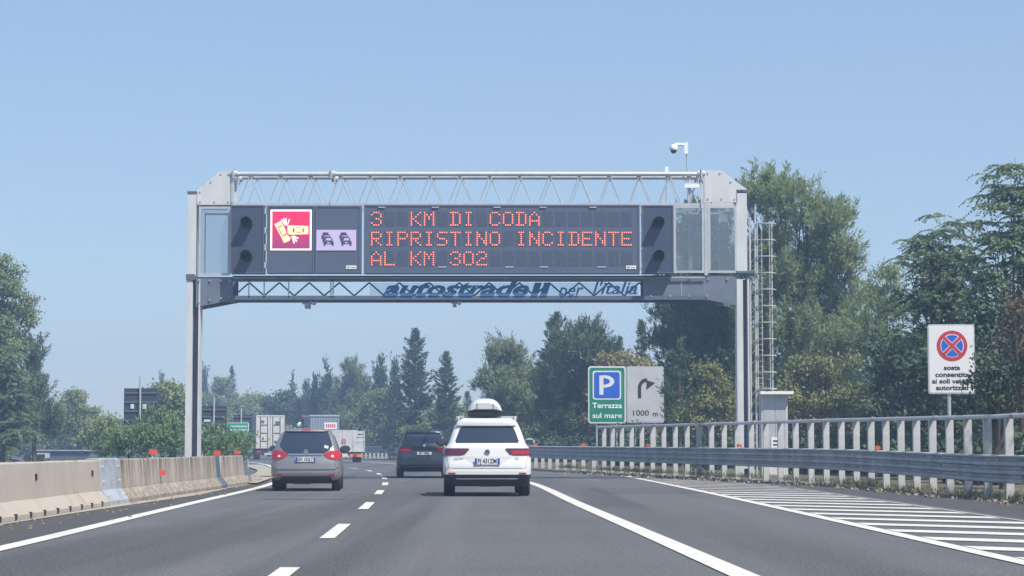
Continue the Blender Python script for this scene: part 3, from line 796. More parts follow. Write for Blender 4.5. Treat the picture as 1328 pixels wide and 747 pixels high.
# pictogram board 1: accident pictogram
pb, po = board('pictogram_board', 'square pictogram board lit red with a car crash symbol', 'pictogram board', 345.5, 407.5, 268, 355, M['panel_face'])
M['pic_red'] = None
m = bpy.data.materials.new('lit_magenta_display'); m.use_nodes = True; n = m.node_tree.nodes; L = m.node_tree.links; p = n['Principled BSDF']
tc = n.new('ShaderNodeTexCoord'); sp = n.new('ShaderNodeSeparateXYZ'); cr = n.new('ShaderNodeValToRGB')
L.new(tc.outputs['Generated'], sp.inputs[0]); L.new(sp.outputs[2], cr.inputs[0]); 
cr.color_ramp.elements[0].color = (.20, .035, .17, 1); cr.color_ramp.elements[1].color = (.80, .012, .11, 1)
e = cr.color_ramp.elements.new(.45); e.color = (.50, .015, .11, 1)
L.new(cr.outputs[0], p.inputs['Emission Color']); p.inputs['Emission Strength'].default_value = .85; p.inputs['Base Color'].default_value = (.15, .01, .03, 1)
M['pic_white'] = mat('lit_white_display', (.4, .35, .35), .4, emit=(1.0, .80, .74), estr=.85)
M['pic_yellow'] = mat('lit_cream_display', (.4, .3, .2), .4, emit=(1.0, .68, .38), estr=.85)
M['pic_lilac'] = mat('lit_lilac_display', (.3, .25, .4), .4, emit=(.60, .50, .78), estr=.36, var=0)
b = B(org=tuple(po)); gbox(b, 350, 403.5, 273.3, 325.8, -.345, -.325); bd = b.build('lit_border', M['pic_white'], pb)
b = B(org=tuple(po)); gbox(b, 352.4, 401.3, 275.6, 323.6, -.352, -.346); b.build('lit_field', m, pb)
def pz(x, y_): return (335 + x / 7.471, 260 + y_ / 7.471)      # from my measuring grid on that board
b = B(org=tuple(po))
def gpoly(b, pts, d0, d1): return b.prism([(gx(a) , gz(c)) for a, c in [pz(*q) for q in pts]], GY + d0, GY + d1)
gpoly(b, [(150, 240), (215, 208), (262, 300), (270, 335), (310, 372), (298, 400), (245, 422), (228, 385)], -.360, -.3525)
gpoly(b, [(278, 262), (300, 252), (480, 258), (480, 336), (300, 342), (278, 325)], -.361, -.3525)
b.build('crashed_cars_symbol', M['pic_yellow'], pb)
b = B(org=tuple(po))
for a in ((220, 195, 255, 250), (262, 182, 266, 250), (298, 190, 276, 255), (240, 186, 262, 255)):
    gpoly(b, [(a[0] - 6, a[1]), (a[0] + 6, a[1] - 3), (a[2] + 5, a[3]), (a[2] - 5, a[3])], -.364, -.3615)
for a in ((330, 395, 350, 350), (345, 425, 325, 350), (370, 408, 330, 350), (385, 378, 330, 350)):
    gpoly(b, [(a[0] - 5, a[1] + 4), (a[0] + 6, a[1] - 5), (a[2] + 6, a[3]), (a[2] - 8, a[3] + 8)], -.364, -.3615)
build_each(b, 'impact_mark', M['pic_white'], pb)
b = B(org=tuple(po))
gpoly(b, [(330, 275), (346, 285), (346, 312), (330, 322)], -.3635, -.3612); gpoly(b, [(438, 275), (424, 285), (424, 312), (438, 322)], -.3635, -.3612)
gpoly(b, [(355, 272), (415, 272), (412, 277), (358, 277)], -.3635, -.3612); gpoly(b, [(355, 322), (415, 322), (412, 317), (358, 317)], -.3635, -.3612)
gpoly(b, [(180, 270), (222, 250), (226, 258), (186, 278)], -.3635, -.3612); gpoly(b, [(226, 352), (268, 330), (272, 338), (232, 362)], -.3635, -.3612)
gpoly(b, [(190, 285), (197, 282), (226, 340), (220, 344)], -.3635, -.3612)
b.build('car_window_symbol', M['red'], pb)
# pictogram board 2: queue pictogram
qb, qo = board('pictogram_board', 'dark pictogram board with a lilac strip showing two queues of cars', 'pictogram board', 408.5, 467.5, 268, 355, M['panel_face'])
b = B(org=tuple(qo)); gbox(b, 409.9, 461.5, 299.5, 326, -.352, -.325); b.build('lit_field', M['pic_lilac'], qb)
b = B(org=tuple(qo))
def carsym(b, x, y_, s=1.0):
    gpoly(b, [(x - 44*s, y_ - 12*s), (x - 34*s, y_ - 46*s), (x + 34*s, y_ - 46*s), (x + 44*s, y_ - 12*s)], -.358, -.353)
    gpoly(b, [(x - 54*s, y_ - 8*s), (x + 54*s, y_ - 8*s), (x + 54*s, y_ + 24*s), (x - 54*s, y_ + 24*s)], -.3585, -.3535)
    gpoly(b, [(x - 52*s, y_ + 20*s), (x - 34*s, y_ + 20*s), (x - 34*s, y_ + 42*s), (x - 52*s, y_ + 42*s)], -.357, -.353)
    gpoly(b, [(x + 34*s, y_ + 20*s), (x + 52*s, y_ + 20*s), (x + 52*s, y_ + 42*s), (x + 34*s, y_ + 42*s)], -.357, -.353)
def carcut(b, x, y_):
    gpoly(b, [(x - 28, y_ - 16), (x - 22, y_ - 38), (x + 22, y_ - 38), (x + 28, y_ - 16)], -.3605, -.359)
    gpoly(b, [(x - 16, y_ + 4), (x + 16, y_ + 4), (x + 16, y_ + 14), (x - 16, y_ + 14)], -.3605, -.359)
for x in (678, 852):
    b = B(org=tuple(qo))
    for kx, ky, s_ in ((-30, -84, .8), (-15, -45, .9), (0, 0, 1)):
        carsym(b, x + kx, 412 + ky * .7, s_ * .92)
    qs = b.build('queue_symbol', M['black_box'], qb)
    b = B(org=tuple(qo)); carcut(b, x, 412); gpoly(b, [(x - 45, 350), (x + 8, 350), (x + 14, 358), (x - 42, 358)], -.3605, -.359)
    b.build('queue_highlight', M['pic_lilac'], qs)
badge(qb, qo, 448.5, 462, 345.5, 350)
# lane signal boxes with hooded lamps
def sigbox(label, px0, px1, lpx):
    t, o = board('signal_box', label, 'traffic signal', px0, px1, 267.5, 355.5, M['black_box'], rim=1.5)
    for py in (291, 334):
        b = B(org=tuple(o)); c = gp(lpx, py, -.35); r = .185
        b.lathe(c + Vector((0, .0, 0)), [(r, 0), (r, -.02), (r - .03, -.02)], 20, 'Y'); hs = b.build('lamp_housing', M['trim'], t)
        vs = []; fs = []; n = 18
        for i in range(n + 1):
            a = math.pi * (-.18 + 1.36 * i / n)
            for rr, yy in ((r, -.02), (r, -.36 - .10 * math.sin(max(0, min(math.pi, a)))), (r - .012, -.36 - .10 * math.sin(max(0, min(math.pi, a)))), (r - .012, -.02)):
                vs.append(c + Vector((rr * math.cos(a), yy, rr * math.sin(a))))
        for i in range(n):
            for q in range(4): fs.append((i*4 + q, i*4 + (q+1) % 4, (i+1)*4 + (q+1) % 4, (i+1)*4 + q))
        b = B(org=tuple(o)); b.add(vs, fs); b.build('hood', M['trim'], hs, smooth=True)
        b = B(org=tuple(o)); b.lathe(c, [(r - .032, -.012), (.08, -.03), (.0, -.035)], 20, 'Y'); b.build('lens', M['blackprint'], hs, smooth=True)
    b = B(org=tuple(o)); sx_ = px1 + .3 if lpx < 600 else px0 - 3
    for py in (275, 300, 322, 345): gbox(b, sx_, sx_ + 2.4, py - 4, py + 4, -.33, -.2)
    build_each(b, 'hinge', M['galv'], t)
sigbox('black lane signal box with two hooded lamps at the left end of the gantry', 298, 342, 320)
sigbox('black lane signal box with two hooded lamps right of the text board', 833, 874, 854)
M['black_box'].node_tree.nodes['Principled BSDF'].inputs['Roughness'].default_value = .4

# cctv camera on pole
cp = gp(895, 262, .1); t = thing('surveillance_camera', 'white dome surveillance camera on a thin pole above the right end of the gantry', 'camera', tuple(cp))
b = B(org=tuple(cp)); b.tube(gp(895.5, 264, .1), gp(892.3, 184, .1), .03, n=8); pl_ = b.build('pole', M['galv'], t)
b = B(org=tuple(cp)); b.box(gp(892, 192, .1) + Vector((0, -.06, 0)), (.12, .08, .38)); b.path([gp(891, 188, .04), gp(884, 187, .0), gp(877, 188.5, -.02)], [.035, .05, .07], 8); b.build('arm', M['whitebright'], t, smooth=True)
b = B(org=tuple(cp)); c = gp(875.5, 192.5, -.03); b.lathe(c, [(.0, .13), (.09, .12), (.13, .05), (.135, -.02), (.12, -.06)], 14); hd = b.build('camera_housing', M['whitebright'], t, smooth=True)
b = B(org=tuple(cp)); b.lathe(c, [(.105, -.061), (.095, -.12), (.05, -.165), (0, -.175)], 14); b.build('dome', M['carglass'], hd, smooth=True)
b = B(org=tuple(cp)); b.box(gp(899, 241, .0), (.48, .1, .14)); b.build('equipment_box', M['whitebright'], t)
b = B(org=tuple(cp)); b.tube(gp(888, 228, .1), gp(907, 262, .1), .025, n=6); b.tube(gp(897, 228, .1), gp(895, 262, .1), .05, n=6); b.build('brace', M['galv'], t)
cp = gp(866, 262, .1); t = thing('antenna', 'short grey mast with a small white antenna box on the gantry top', 'antenna', tuple(cp))
b = B(org=tuple(cp)); b.tube(gp(866.5, 263, .12), gp(866.5, 222, .12), .03, n=6); b.build('mast', M['galv'], t)
b = B(org=tuple(cp)); b.box(gp(866.5, 219, .12), (.11, .1, .16)); b.build('antenna_head', M['whitebright'], t)

# electrical cabinet
cy_ = GY + .3; x0, x1 = xa(988, cy_), xa(1022, cy_)
t = thing('control_cabinet', 'pale grey roadside control cabinet with an overhanging lid behind the guard rail', 'cabinet', ((x0 + x1) / 2, cy_ + .4, .15))
o = tuple(t.location)
b = B(org=o); b.bx(x0, x1, cy_, cy_ + .8, .15, za(512, cy_)); bdy = b.build('cabinet_body', M['plate'], t)
b = B(org=o); b.bx(x0 + .06, (x0 + x1) / 2 - .02, cy_ - .02, cy_ - .002, .6, za(516, cy_)); b.bx((x0 + x1) / 2 + .02, x1 - .06, cy_ - .02, cy_ - .002, .6, za(516, cy_)); build_each(b, 'door', M['galv'], t)
b = B(org=o); b.bx(x0 - .06, x1 + .16, cy_ - .28, cy_ + .9, za(511.5, cy_), za(507.5, cy_)); b.build('lid', M['whitebright'], t)
b = B(org=o); b.bx(x0 + .3, x0 + .7, cy_ - .045, cy_ - .02, .75, 1.35); b.build('warning_plate', M['whitebright'], t)
b = B(org=o); 
for i in range(4): b.bx(x0 + .36, x0 + .64, cy_ - .05, cy_ - .046, .85 + i * .12, .90 + i * .12)
b.build('plate_print', M['blackprint'], t)

# ------------------------------------------------------------------ signs
def rrect(x0, x1, z0, z1, r, n=5):
    pts = []
    for cx_, cz_, a0 in ((x1 - r, z1 - r, 0), (x0 + r, z1 - r, 90), (x0 + r, z0 + r, 180), (x1 - r, z0 + r, 270)):
        for i in range(n + 1):
            a = R(a0 + 90 * i / n); pts.append((cx_ + r * math.cos(a), cz_ + r * math.sin(a)))
    return pts
SY = 100.0
def sx(px): return xa(px, SY)
def sz(py): return za(py, SY)
ts = thing('parking_sign', 'green roadside sign with blue P panel and words Terrazza sul mare', 'road sign', (sx(788), SY, .2)); o = tuple(ts.location)
b = B(org=o); b.prism(rrect(sx(763), sx(811.8), sz(549), sz(475), .12), SY, SY + .05); b.build('panel', M['white'], ts)
b = B(org=o); b.prism(rrect(sx(764.6), sx(810.2), sz(547.2), sz(476.8), .10), SY - .008, SY - .001); b.build('green_field', M['green'], ts)
b = B(org=o); b.prism(rrect(sx(768.8), sx(805.8), sz(518.3), sz(480.8), .12), SY - .014, SY - .009); b.build('blue_border', M['white'], ts)
b = B(org=o); b.prism(rrect(sx(770.6), sx(804), sz(516.5), sz(482.6), .10), SY - .020, SY - .015); b.build('blue_field', M['blue'], ts)
b = B(org=o)   # the letter P
def sprism(pts, d0, d1): b.prism([(sx(a), sz(c)) for a, c in pts], SY + d0, SY + d1)
sprism([(777.5, 487), (782.8, 487), (782.8, 512), (777.5, 512)], -.028, -.021)
arc_o = [(783 + 14 * math.cos(a) if math.cos(a) > 0 else 783, 494.7 - 8.2 * math.sin(a)) for a in [R(90 - 18 * i) for i in range(11)]]
arc_i = [(783 + 8.2 * math.cos(a), 494.7 - 4.2 * math.sin(a)) for a in [R(-90 + 18 * i) for i in range(11)]]
for i in range(10): sprism([arc_o[i], arc_o[i+1], arc_i[9-i], arc_i[10-i]], -.028, -.021)
b.build('letter_p', M['white'], ts)
wmat = mat('bright_sign_letters', (.72, .78, .76), .5)
text_mesh('lettering', 'Terrazza', .33, wmat, ts, Vector((sx(787.5), SY - .012, sz(526.2))) - Vector(o), bold=.006, width=sx(807) - sx(768.5), depth=.003)
text_mesh('lettering', 'sul mare', .33, wmat, ts, Vector((sx(787.5), SY - .012, sz(539.2))) - Vector(o), bold=.004, width=sx(806.5) - sx(768.5), depth=.003)
b = B(org=o)
for px in (774, 800): b.tube((sx(px), SY + .09, -.1), (sx(px), SY + .09, sz(477)), .04, n=8)
build_each(b, 'post', M['galv'], ts)
td = thing('distance_sign', 'white sign panel with black bent arrow and 1000 m beside the green parking sign', 'road sign', (sx(836), SY, .2)); o = tuple(td.location)
b = B(org=o); b.prism(rrect(sx(812.6), sx(861.5), sz(548.5), sz(475), .10), SY, SY + .05); b.build('panel', M['galv'], td)
b = B(org=o); b.prism(rrect(sx(814), sx(860), sz(547), sz(476.6), .08), SY - .008, SY - .001); b.build('white_field', mat('dapple_shaded_sign_grey', (.50, .50, .51), .55, var=.7, vscale=.9, col2=(.34, .35, .37)), td)  # dappled shade on the panel mixed into its grey
b = B(org=o)
for i in range(8):
    a0, a1 = R(180 - 90 * i / 8), R(180 - 90 * (i + 1) / 8)
    cxx, cyy = 839.5, 503.0
    sprism([(cxx + 12 * math.cos(a0), cyy - 12.5 * math.sin(a0)), (cxx + 12 * math.cos(a1), cyy - 12.5 * math.sin(a1)), (cxx + 7.7 * math.cos(a1), cyy - 8 * math.sin(a1)), (cxx + 7.7 * math.cos(a0), cyy - 8 * math.sin(a0))], -.016, -.009)
sprism([(827.5, 503), (831.8, 503), (831.8, 516.5), (827.5, 516.5)], -.016, -.009)
sprism([(834, 491.5), (850, 496.5), (838.5, 505.5), (838.8, 499.5), (839, 496)], -.018, -.0095)
b.build('arrow', M['blackprint'], td)
text_mesh('lettering', '1000', .34, M['blackprint'], td, Vector((sx(830.5), SY - .012, sz(536))) - Vector(o), bold=.004, width=sx(841) - sx(820.5), depth=.003)
text_mesh('lettering', 'm', .34, M['blackprint'], td, Vector((sx(850), SY - .012, sz(537))) - Vector(o), bold=.004, width=sx(853.5) - sx(847), depth=.003)
b = B(org=o)
for px in (824, 850): b.tube((sx(px), SY + .09, -.1), (sx(px), SY + .09, sz(477)), .04, n=8)
build_each(b, 'post', M['galv'], td)
# no stopping sign
NY = 54.0
def nx(px): return xa(px, NY)
def nz(py): return za(py, NY)
tn = thing('no_stopping_sign', 'white no stopping sign with red ringed blue disc and Italian text, half covered by leaves', 'road sign', (nx(1236), NY, 0)); o = tuple(tn.location)
b = B(org=o); b.prism(rrect(nx(1205), nx(1266), nz(511), nz(420.5), .06), NY, NY + .04); b.build('panel', M['galv'], tn)
b = B(org=o); b.prism(rrect(nx(1206.6), nx(1264.6), nz(509.3), nz(422.2), .05), NY - .006, NY - .001); b.build('white_field', M['white'], tn)
def disc(b, c, r, y0, y1, n=28): b.prism([(c.x + r * math.cos(2*math.pi*i/n), c.z + r * math.sin(2*math.pi*i/n)) for i in range(n)], y0, y1)
cc = Vector((nx(1236.5), NY, nz(448.5))); uu = nx(1237) - nx(1236)
b = B(org=o); disc(b, cc, 20 * uu, NY - .012, NY - .007); b.build('red_ring', M['red'], tn)
b = B(org=o); disc(b, cc, 15.2 * uu, NY - .016, NY - .013); b.build('white_ring', M['white'], tn)
b = B(org=o); disc(b, cc, 14.2 * uu, NY - .020, NY - .017); b.build('blue_disc', M['blue'], tn)
for sgn in (1, -1):
    b = B(org=o); rot = Matrix.Rotation(R(45 * sgn), 3, 'Y'); b.box((cc.x, NY - .0235 - .001 * sgn, cc.z), (30 * uu, .003, 4.2 * uu), rot); b.box((cc.x, NY - .0215 - .0004 * sgn, cc.z), (29 * uu, .002, 5.6 * uu), rot, 1); b.build('red_bar', [M['red'], M['white']], tn)
for s_, py, wd in (('sosta', 477, 21), ('consentita', 486, 44), ('ai soli veicoli', 494.5, 52), ('autorizzati', 503, 42)):
    text_mesh('lettering', s_, .155, M['blackprint'], tn, Vector((nx(1236), NY - .010, nz(py))) - Vector(o), bold=.004, width=wd * uu, depth=.002)
b = B(org=o); b.tube((nx(1232.5), NY + .07, -.1), (nx(1232.5), NY + .07, nz(422)), .042, n=10); b.build('post', M['galv'], tn)
# backs of signs in the median
def sign_back(px0, px1, py0, py1, polepx, poletop, Yb, label, bend=None):
    X = lambda p: xa(p, Yb)
    Z = lambda p: za(p, Yb)
    t = thing('road_sign', label, 'road sign', (X(polepx), Yb, 0), group='road signs seen from the back in the median'); o = tuple(t.location)
    b = B(org=o); b.bx(X(px0), X(px1), Yb + .12, Yb + .16, Z(py1), Z(py0)); b.build('panel', M['darkplate2'], t)
    b = B(org=o)
    n_ = 4
    for i in range(n_):
        z = Z(py1) + (Z(py0) - Z(py1)) * (i + .5) / n_; b.bx(X(px0) + .05, X(px1) - .05, Yb + .06, Yb + .118, z - .04, z + .04)
    build_each(b, 'stiffener', M['darkplate'], t)
    b = B(org=o)
    if bend: b.path([Vector((X(bend[0]), Yb, -.1)), Vector((X(bend[0]), Yb, Z(bend[1]))), Vector((X(polepx), Yb, Z(bend[2]))), Vector((X(polepx), Yb, Z(poletop)))], .055, 8)
    else: b.tube((X(polepx), Yb, -.1), (X(polepx), Yb, Z(poletop)), .055, n=8)
    b.build('pole', M['galv'], t)
    return t, o, X, Z
M['darkplate2'] = mat('sign_back_grey', (.028, .034, .050), .7, var=.5, vscale=2)
M['stickerpale'] = mat('pale_peeling_sticker', (.55, .57, .6), .6)
t, o, X, Z = sign_back(159.5, 203.5, 503.5, 551, 181, 488, 120, 'dark back of a large square sign on a bent pole, leftmost of the three', (168, 565, 549))
b = B(org=o); b.bx(X(168.5), X(173), 120.04, 120.06, Z(530), Z(524)); b.bx(X(184), X(189), 120.04, 120.06, Z(530.5), Z(524)); build_each(b, 'sticker', M['stickerpale'], t)
t, o, X, Z = sign_back(260, 293, 526.5, 564, 277, 515, 130, 'dark back of a sign just right of the left gantry leg, on a bent pole', (262, 568, 561))
b = B(org=o); b.bx(X(264), X(272), 130.04, 130.06, Z(547), Z(544)); b.bx(X(280), X(296), 130.03, 130.05, Z(564.5), Z(560)); build_each(b, 'sticker', M['stickerpale'], t)
sign_back(302, 326, 538, 560, 312.5, 530, 150, 'small dark sign back behind the green sign')
GYs = 110; t = thing('green_sign', 'small green sign with pale lettering on a bent pole above the concrete barrier', 'road sign', (xa(310, GYs), GYs, 0)); o = tuple(t.location)
X = lambda p: xa(p, GYs)
Z = lambda p: za(p, GYs)
b = B(org=o); b.prism(rrect(X(294.5), X(322.5), Z(565), Z(548), .05), GYs, GYs + .04); b.build('panel', M['white'], t)
M['green2'] = mat('sign_bright_green', (.01, .30, .20), .45)
b = B(org=o); b.prism(rrect(X(295.3), X(321.7), Z(564.3), Z(548.7), .04), GYs - .01, GYs - .002); b.build('green_field', M['green2'], t)
b = B(org=o); b.path([Vector((X(321.5), GYs + .08, -.1)), Vector((X(321.5), GYs + .08, Z(583))), Vector((X(310.5), GYs + .08, Z(569))), Vector((X(310.5), GYs + .08, Z(550)))], .045, 8); b.build('pole', M['galv'], t)
b = B(org=o)
for z, a, c in ((553, 298, 319), (557.5, 297, 320), (561.5, 306, 311)):
    px = a
    while px < c:
        wd_ = 1.0 + (int(px * 7) % 3) * .5; b.bx(X(px), X(px + wd_), GYs - .016, GYs - .011, Z(z + .9), Z(z - .9)); px += wd_ + .6
b.build('lettering', M['white'], t)

# ------------------------------------------------------------------ cars
def pchip(xs, ys):
    xs = np.array(xs, float); ys = np.array(ys, float); h = np.diff(xs); d = np.diff(ys) / h
    m = np.zeros(len(xs)); m[0] = d[0]; m[-1] = d[-1]
    for i in range(1, len(xs) - 1):
        m[i] = 0 if d[i-1] * d[i] <= 0 else 2 * d[i-1] * d[i] / (d[i-1] + d[i])
    def f(x):
        i = int(np.clip(np.searchsorted(xs, x) - 1, 0, len(h) - 1)); t = (x - xs[i]) / h[i]; t = min(1, max(0, t))
        return ((2*t**3-3*t**2+1)*ys[i] + (t**3-2*t**2+t)*h[i]*m[i] + (-2*t**3+3*t**2)*ys[i+1] + (t**3-t**2)*h[i]*m[i+1])
    return f
class Car:
    """levels: z, half width, rear y, front y, corner radius, bow"""
    def __init__(s, levels):
        L = list(zip(*levels)); s.z0, s.z1 = L[0][0], L[0][-1]
        s.fn = [pchip(L[0], L[i]) for i in range(1, 6)]
    def half(s, z):
        w, yr, yf, rc, bow = [f(z) for f in s.fn]
        rc = min(rc, w * .8); pts = []
        for i in range(9):
            x = (w - rc) * i / 8; pts.append((x, yr + bow * (x / w) ** 2))
        y0 = pts[-1][1] + rc
        for i in range(1, 7):
            a = R(-90 + 15 * i); pts.append((w - rc + rc * math.cos(a), y0 + rc * math.sin(a)))
        rf = min(.45, w * .7, (yf - y0) * .45)
        for i in range(1, 9):
            t = i / 8; pts.append((w * (1 - .04 * t * t), y0 + (yf - rf - y0) * t))
        wf = w * .96
        for i in range(1, 7):
            a = R(15 * i); pts.append((wf - rf + rf * math.cos(a), yf - rf + rf * math.sin(a)))
        for i in range(1, 4): pts.append(((wf - rf) * (1 - i / 3), yf + .06 * (1 - (1 - i / 3) ** 2)))
        return pts
    def pos(s, u, z):
        pts = s.half(z); a = abs(u); sg = 1 if u >= 0 else -1
        for i in range(len(pts) - 1):
            d = math.dist(pts[i], pts[i + 1])
            if a <= d or i == len(pts) - 2:
                t = a / d if d > 1e-9 else 0
                return Vector((sg * (pts[i][0] + (pts[i+1][0] - pts[i][0]) * t), pts[i][1] + (pts[i+1][1] - pts[i][1]) * t, z))
            a -= d
    def nrm(s, u, z):
        e = .01; du = s.pos(u + e, z) - s.pos(u - e, z)
        dz = s.pos(u, min(s.z1, z + e)) - s.pos(u, max(s.z0, z - e))
        n = du.cross(dz); n.normalize(); return n
    def body(s, name, m, parent, nz_=44):
        vs = []; fs = []
        zs = [s.z0 + (s.z1 - s.z0) * i / nz_ for i in range(nz_ + 1)]; k = None
        for z in zs:
            h = s.half(z); ring = [(x, y) for x, y in h] + [(-x, y) for x, y in reversed(h[1:-1])]
            k = len(ring); vs += [(x, y, z) for x, y in ring]
        for i in range(nz_):
            for j in range(k): fs.append((i*k + j, i*k + (j+1) % k, (i+1)*k + (j+1) % k, (i+1)*k + j))
        fs.append(tuple(reversed(range(k)))); fs.append(tuple(range(nz_*k, nz_*k + k)))
        b = B(); b.add(vs, fs); return b.build(name, m, parent, smooth=True)
    def patch(s, name, m, parent, zlist, ulo, uhi, off=.012, nz_=8, nu=10, mirror=False, back=.03, smooth=True):
        """zlist with left and right u limits; thin shell standing off the skin"""
        b = B(); z0, z1 = zlist[0], zlist[-1]; sg = -1 if mirror else 1
        G = []
        for i in range(nz_ + 1):
            z = z0 + (z1 - z0) * i / nz_; a = np.interp(z, zlist, ulo); c = np.interp(z, zlist, uhi); row = []
            for j in range(nu + 1):
                u = (a + (c - a) * j / nu) * sg; row.append((u, z))
            G.append(row)
        P = [[s.pos(u, z) + s.nrm(u, z) * off for u, z in r] for r in G]
        Q = [[s.pos(u, z) - s.nrm(u, z) * back for u, z in r] for r in G]
        nu1 = nu + 1; V = [p for r in P for p in r] + [q for r in Q for q in r]; N = nu1 * (nz_ + 1)
        fs = [(i*nu1 + j, i*nu1 + j + 1, (i+1)*nu1 + j + 1, (i+1)*nu1 + j) for i in range(nz_) for j in range(nu)]
        edge = [(0, j) for j in range(nu)] + [(i, nu) for i in range(nz_)] + [(nz_, nu - j) for j in range(nu)] + [(nz_ - i, 0) for i in range(nz_)]
        n = len(edge)
        for e in range(n):
            a = edge[e]; c = edge[(e + 1) % n]; ia, ic = a[0]*nu1 + a[1], c[0]*nu1 + c[1]; fs.append((ia, ic, N + ic, N + ia))
        b.add(V, fs); return b.build(name, m, parent, smooth=smooth)
def wheel(parent, x, y, r, w_=.22):
    sg = 1 if x > 0 else -1
    b = B(); b.lathe((x, y, r), [(r * .55, -w_ / 2), (r * .93, -w_ / 2), (r, -w_ / 2 + .03), (r, w_ / 2 - .03), (r * .93, w_ / 2), (r * .55, w_ / 2)], 28, 'X')
    wh = b.build('wheel', M['rubber'], parent, smooth=True)
    b = B(); b.lathe((x + sg * (w_ / 2 - .02), y, r), [(r * .62, -.0), (r * .6, .012 * sg), (r * .5, .01 * sg)], 20, 'X')
    for i in range(5):
        a = 2 * math.pi * i / 5; b.box((x + sg * (w_ / 2 - .01), y + math.cos(a) * r * .3, r + math.sin(a) * r * .3), (.02, r * .6, .07), Matrix.Rotation(a, 3, 'X'))
    b.build('rim', M['rim'], wh)
def plate(c, parent, z0, z1, hw_, txt, ends=True, off=.03):
    y = min(c.pos(0, z0).y, c.pos(0, z1).y) - off
    b = B(); b.bx(-hw_, hw_, y, y + .012, z0, z1); pl = b.build('number_plate', M['plate_white'], parent)
    if ends:
        b = B(); b.bx(-hw_ + .005, -hw_ + .05, y - .004, y - .001, z0 + .005, z1 - .005); b.bx(hw_ - .05, hw_ - .005, y - .004, y - .001, z0 + .005, z1 - .005); build_each(b, 'blue_band', M['plate_blue'], pl)
    text_mesh('plate_lettering', txt, (z1 - z0) * .95, M['blackprint'], pl, (0, y - .003, (z0 + z1) / 2), bold=.002, width=hw_ * 1.45, depth=.001)
def ring_emblem(c, parent, z, r, bars, m=None):
    y = c.pos(0, z).y - .015; b = B()
    b.lathe((0, y, z), [(r, 0), (r, -.012), (r * .82, -.012), (r * .82, 0)], 20, 'Y')
    for (x0, z0, x1, z1) in bars: b.tube((x0 * r, y - .008, z + z0 * r), (x1 * r, y - .008, z + z1 * r), r * .09, n=4)
    e = b.build('emblem', m or M['chrome'], parent)
    b = B(); b.lathe((0, y + .002, z), [(r * .81, 0), (r * .81, -.004)], 20, 'Y'); b.build('emblem_disc', M['trim'], e)
def mirror_(parent, x, y, z, m):
    sg = 1 if x > 0 else -1
    b = B(); b.lathe((x, y, z), [(0.0, -.10), (.09, -.09), (.115, -.02), (.10, .06), (.04, .10), (0, .105)], 12, 'Y')
    for i, v in enumerate(b.v): b.v[i] = (x + (v[0] - x) * 1.15, v[1], z + (v[2] - z) * .75)
    b.tube((x - sg * .08, y, z - .05), (x - sg * .22, y + .02, z - .09), .025, n=6)
    mo_ = b.build('wing_mirror', m, parent, smooth=True)
    b = B(); b.box((x, y - .10, z), (.17, .008, .11)); b.build('mirror_glass', M['carglass'], mo_)

# ---- white suv
sy_ = 46.8; suv = thing('white_suv', 'white SUV with dark lower bumper in the right lane, nearest to the camera', 'car', (xa(632, sy_), sy_, 0), R(1.5))
c = Car([(.215, .78, .14, 4.2, .16, .05), (.30, .85, .06, 4.3, .17, .05), (.36, .88, .02, 4.38, .18, .05), (.46, .915, -.02, 4.44, .20, .05), (.60, .925, -.02, 4.46, .20, .05), (.80, .92, .03, 4.42, .20, .06), (.95, .905, .06, 4.20, .20, .06), (1.03, .87, .08, 3.45, .20, .06), (1.10, .815, .12, 3.20, .18, .06), (1.30, .745, .24, 2.80, .16, .06), (1.48, .675, .34, 2.45, .15, .06), (1.545, .625, .34, 2.30, .15, .05), (1.585, .55, .37, 2.15, .15, .05), (1.607, .45, .42, 2.0, .15, .04), (1.622, .28, .52, 1.8, .12, .03), (1.628, .10, .7, 1.5, .05, .02)])
c.body('body', M['car_white'], suv)
c.patch('rear_window', M['carglass'], suv, [1.115, 1.14, 1.44, 1.465], [-.65, -.675, -.565, -.53], [.65, .675, .565, .53], off=.006)
c.patch('roof_spoiler', M['car_white'], suv, [1.475, 1.53, 1.59], [-.60, -.62, -.5], [.60, .62, .5], off=.05, nz_=5, nu=14)
c.patch('rear_bumper', M['trim'], suv, [.22, .36, .455], [-1.2, -1.35, -1.45], [1.2, 1.35, 1.45], off=.012, nu=34)
c.patch('bumper_strip', M['chrome2'] if 'chrome2' in M else M['galv_dull'], suv, [.365, .385], [-.62, -.66], [.62, .66], off=.028, nz_=2, nu=14)
c.patch('bumper_shelf', M['car_white'], suv, [.46, .485, .53], [-.84, -.86, -.84], [.84, .86, .84], off=.035, nz_=6, nu=20)
c.patch('recess_shade', mat('shaded_recess_white', (.50, .50, .49), .35, coat=.5), suv, [.62, .66, .82, .835], [-.24, -.27, -.50, -.50], [.24, .27, .50, .50], off=.003, nu=12)  # shade wedge of the plate recess painted as a darker white patch
for mr in (False, True):
    c.patch('tail_lamp', M['lamp_dark'], suv, [.835, .86, .90, .985, 1.0], [.90, .48, .45, .37, .40], [1.12, 1.16, 1.18, 1.12, 1.0], off=.014, mirror=mr, nz_=8, nu=14)
    if not mr: c.patch('lamp_stripe', M['lamp'], suv, [.875, .945, .955], [.52, .50, .56], [.88, .90, .86], off=.019, mirror=mr, nz_=4)
    c.patch('side_window', M['carglass'], suv, [1.11, 1.16, 1.45], [1.30, 1.15, 1.10], [3.7, 3.6, 2.9], off=.005, mirror=mr, nu=16)
    c.patch('rear_fog_lamp', M['lamp'], suv, [.475, .50], [.66, .66], [.80, .80], off=.054, mirror=mr, nz_=2, nu=4)
plate(c, suv, .665, .80, .265, 'FJ 431ZM')
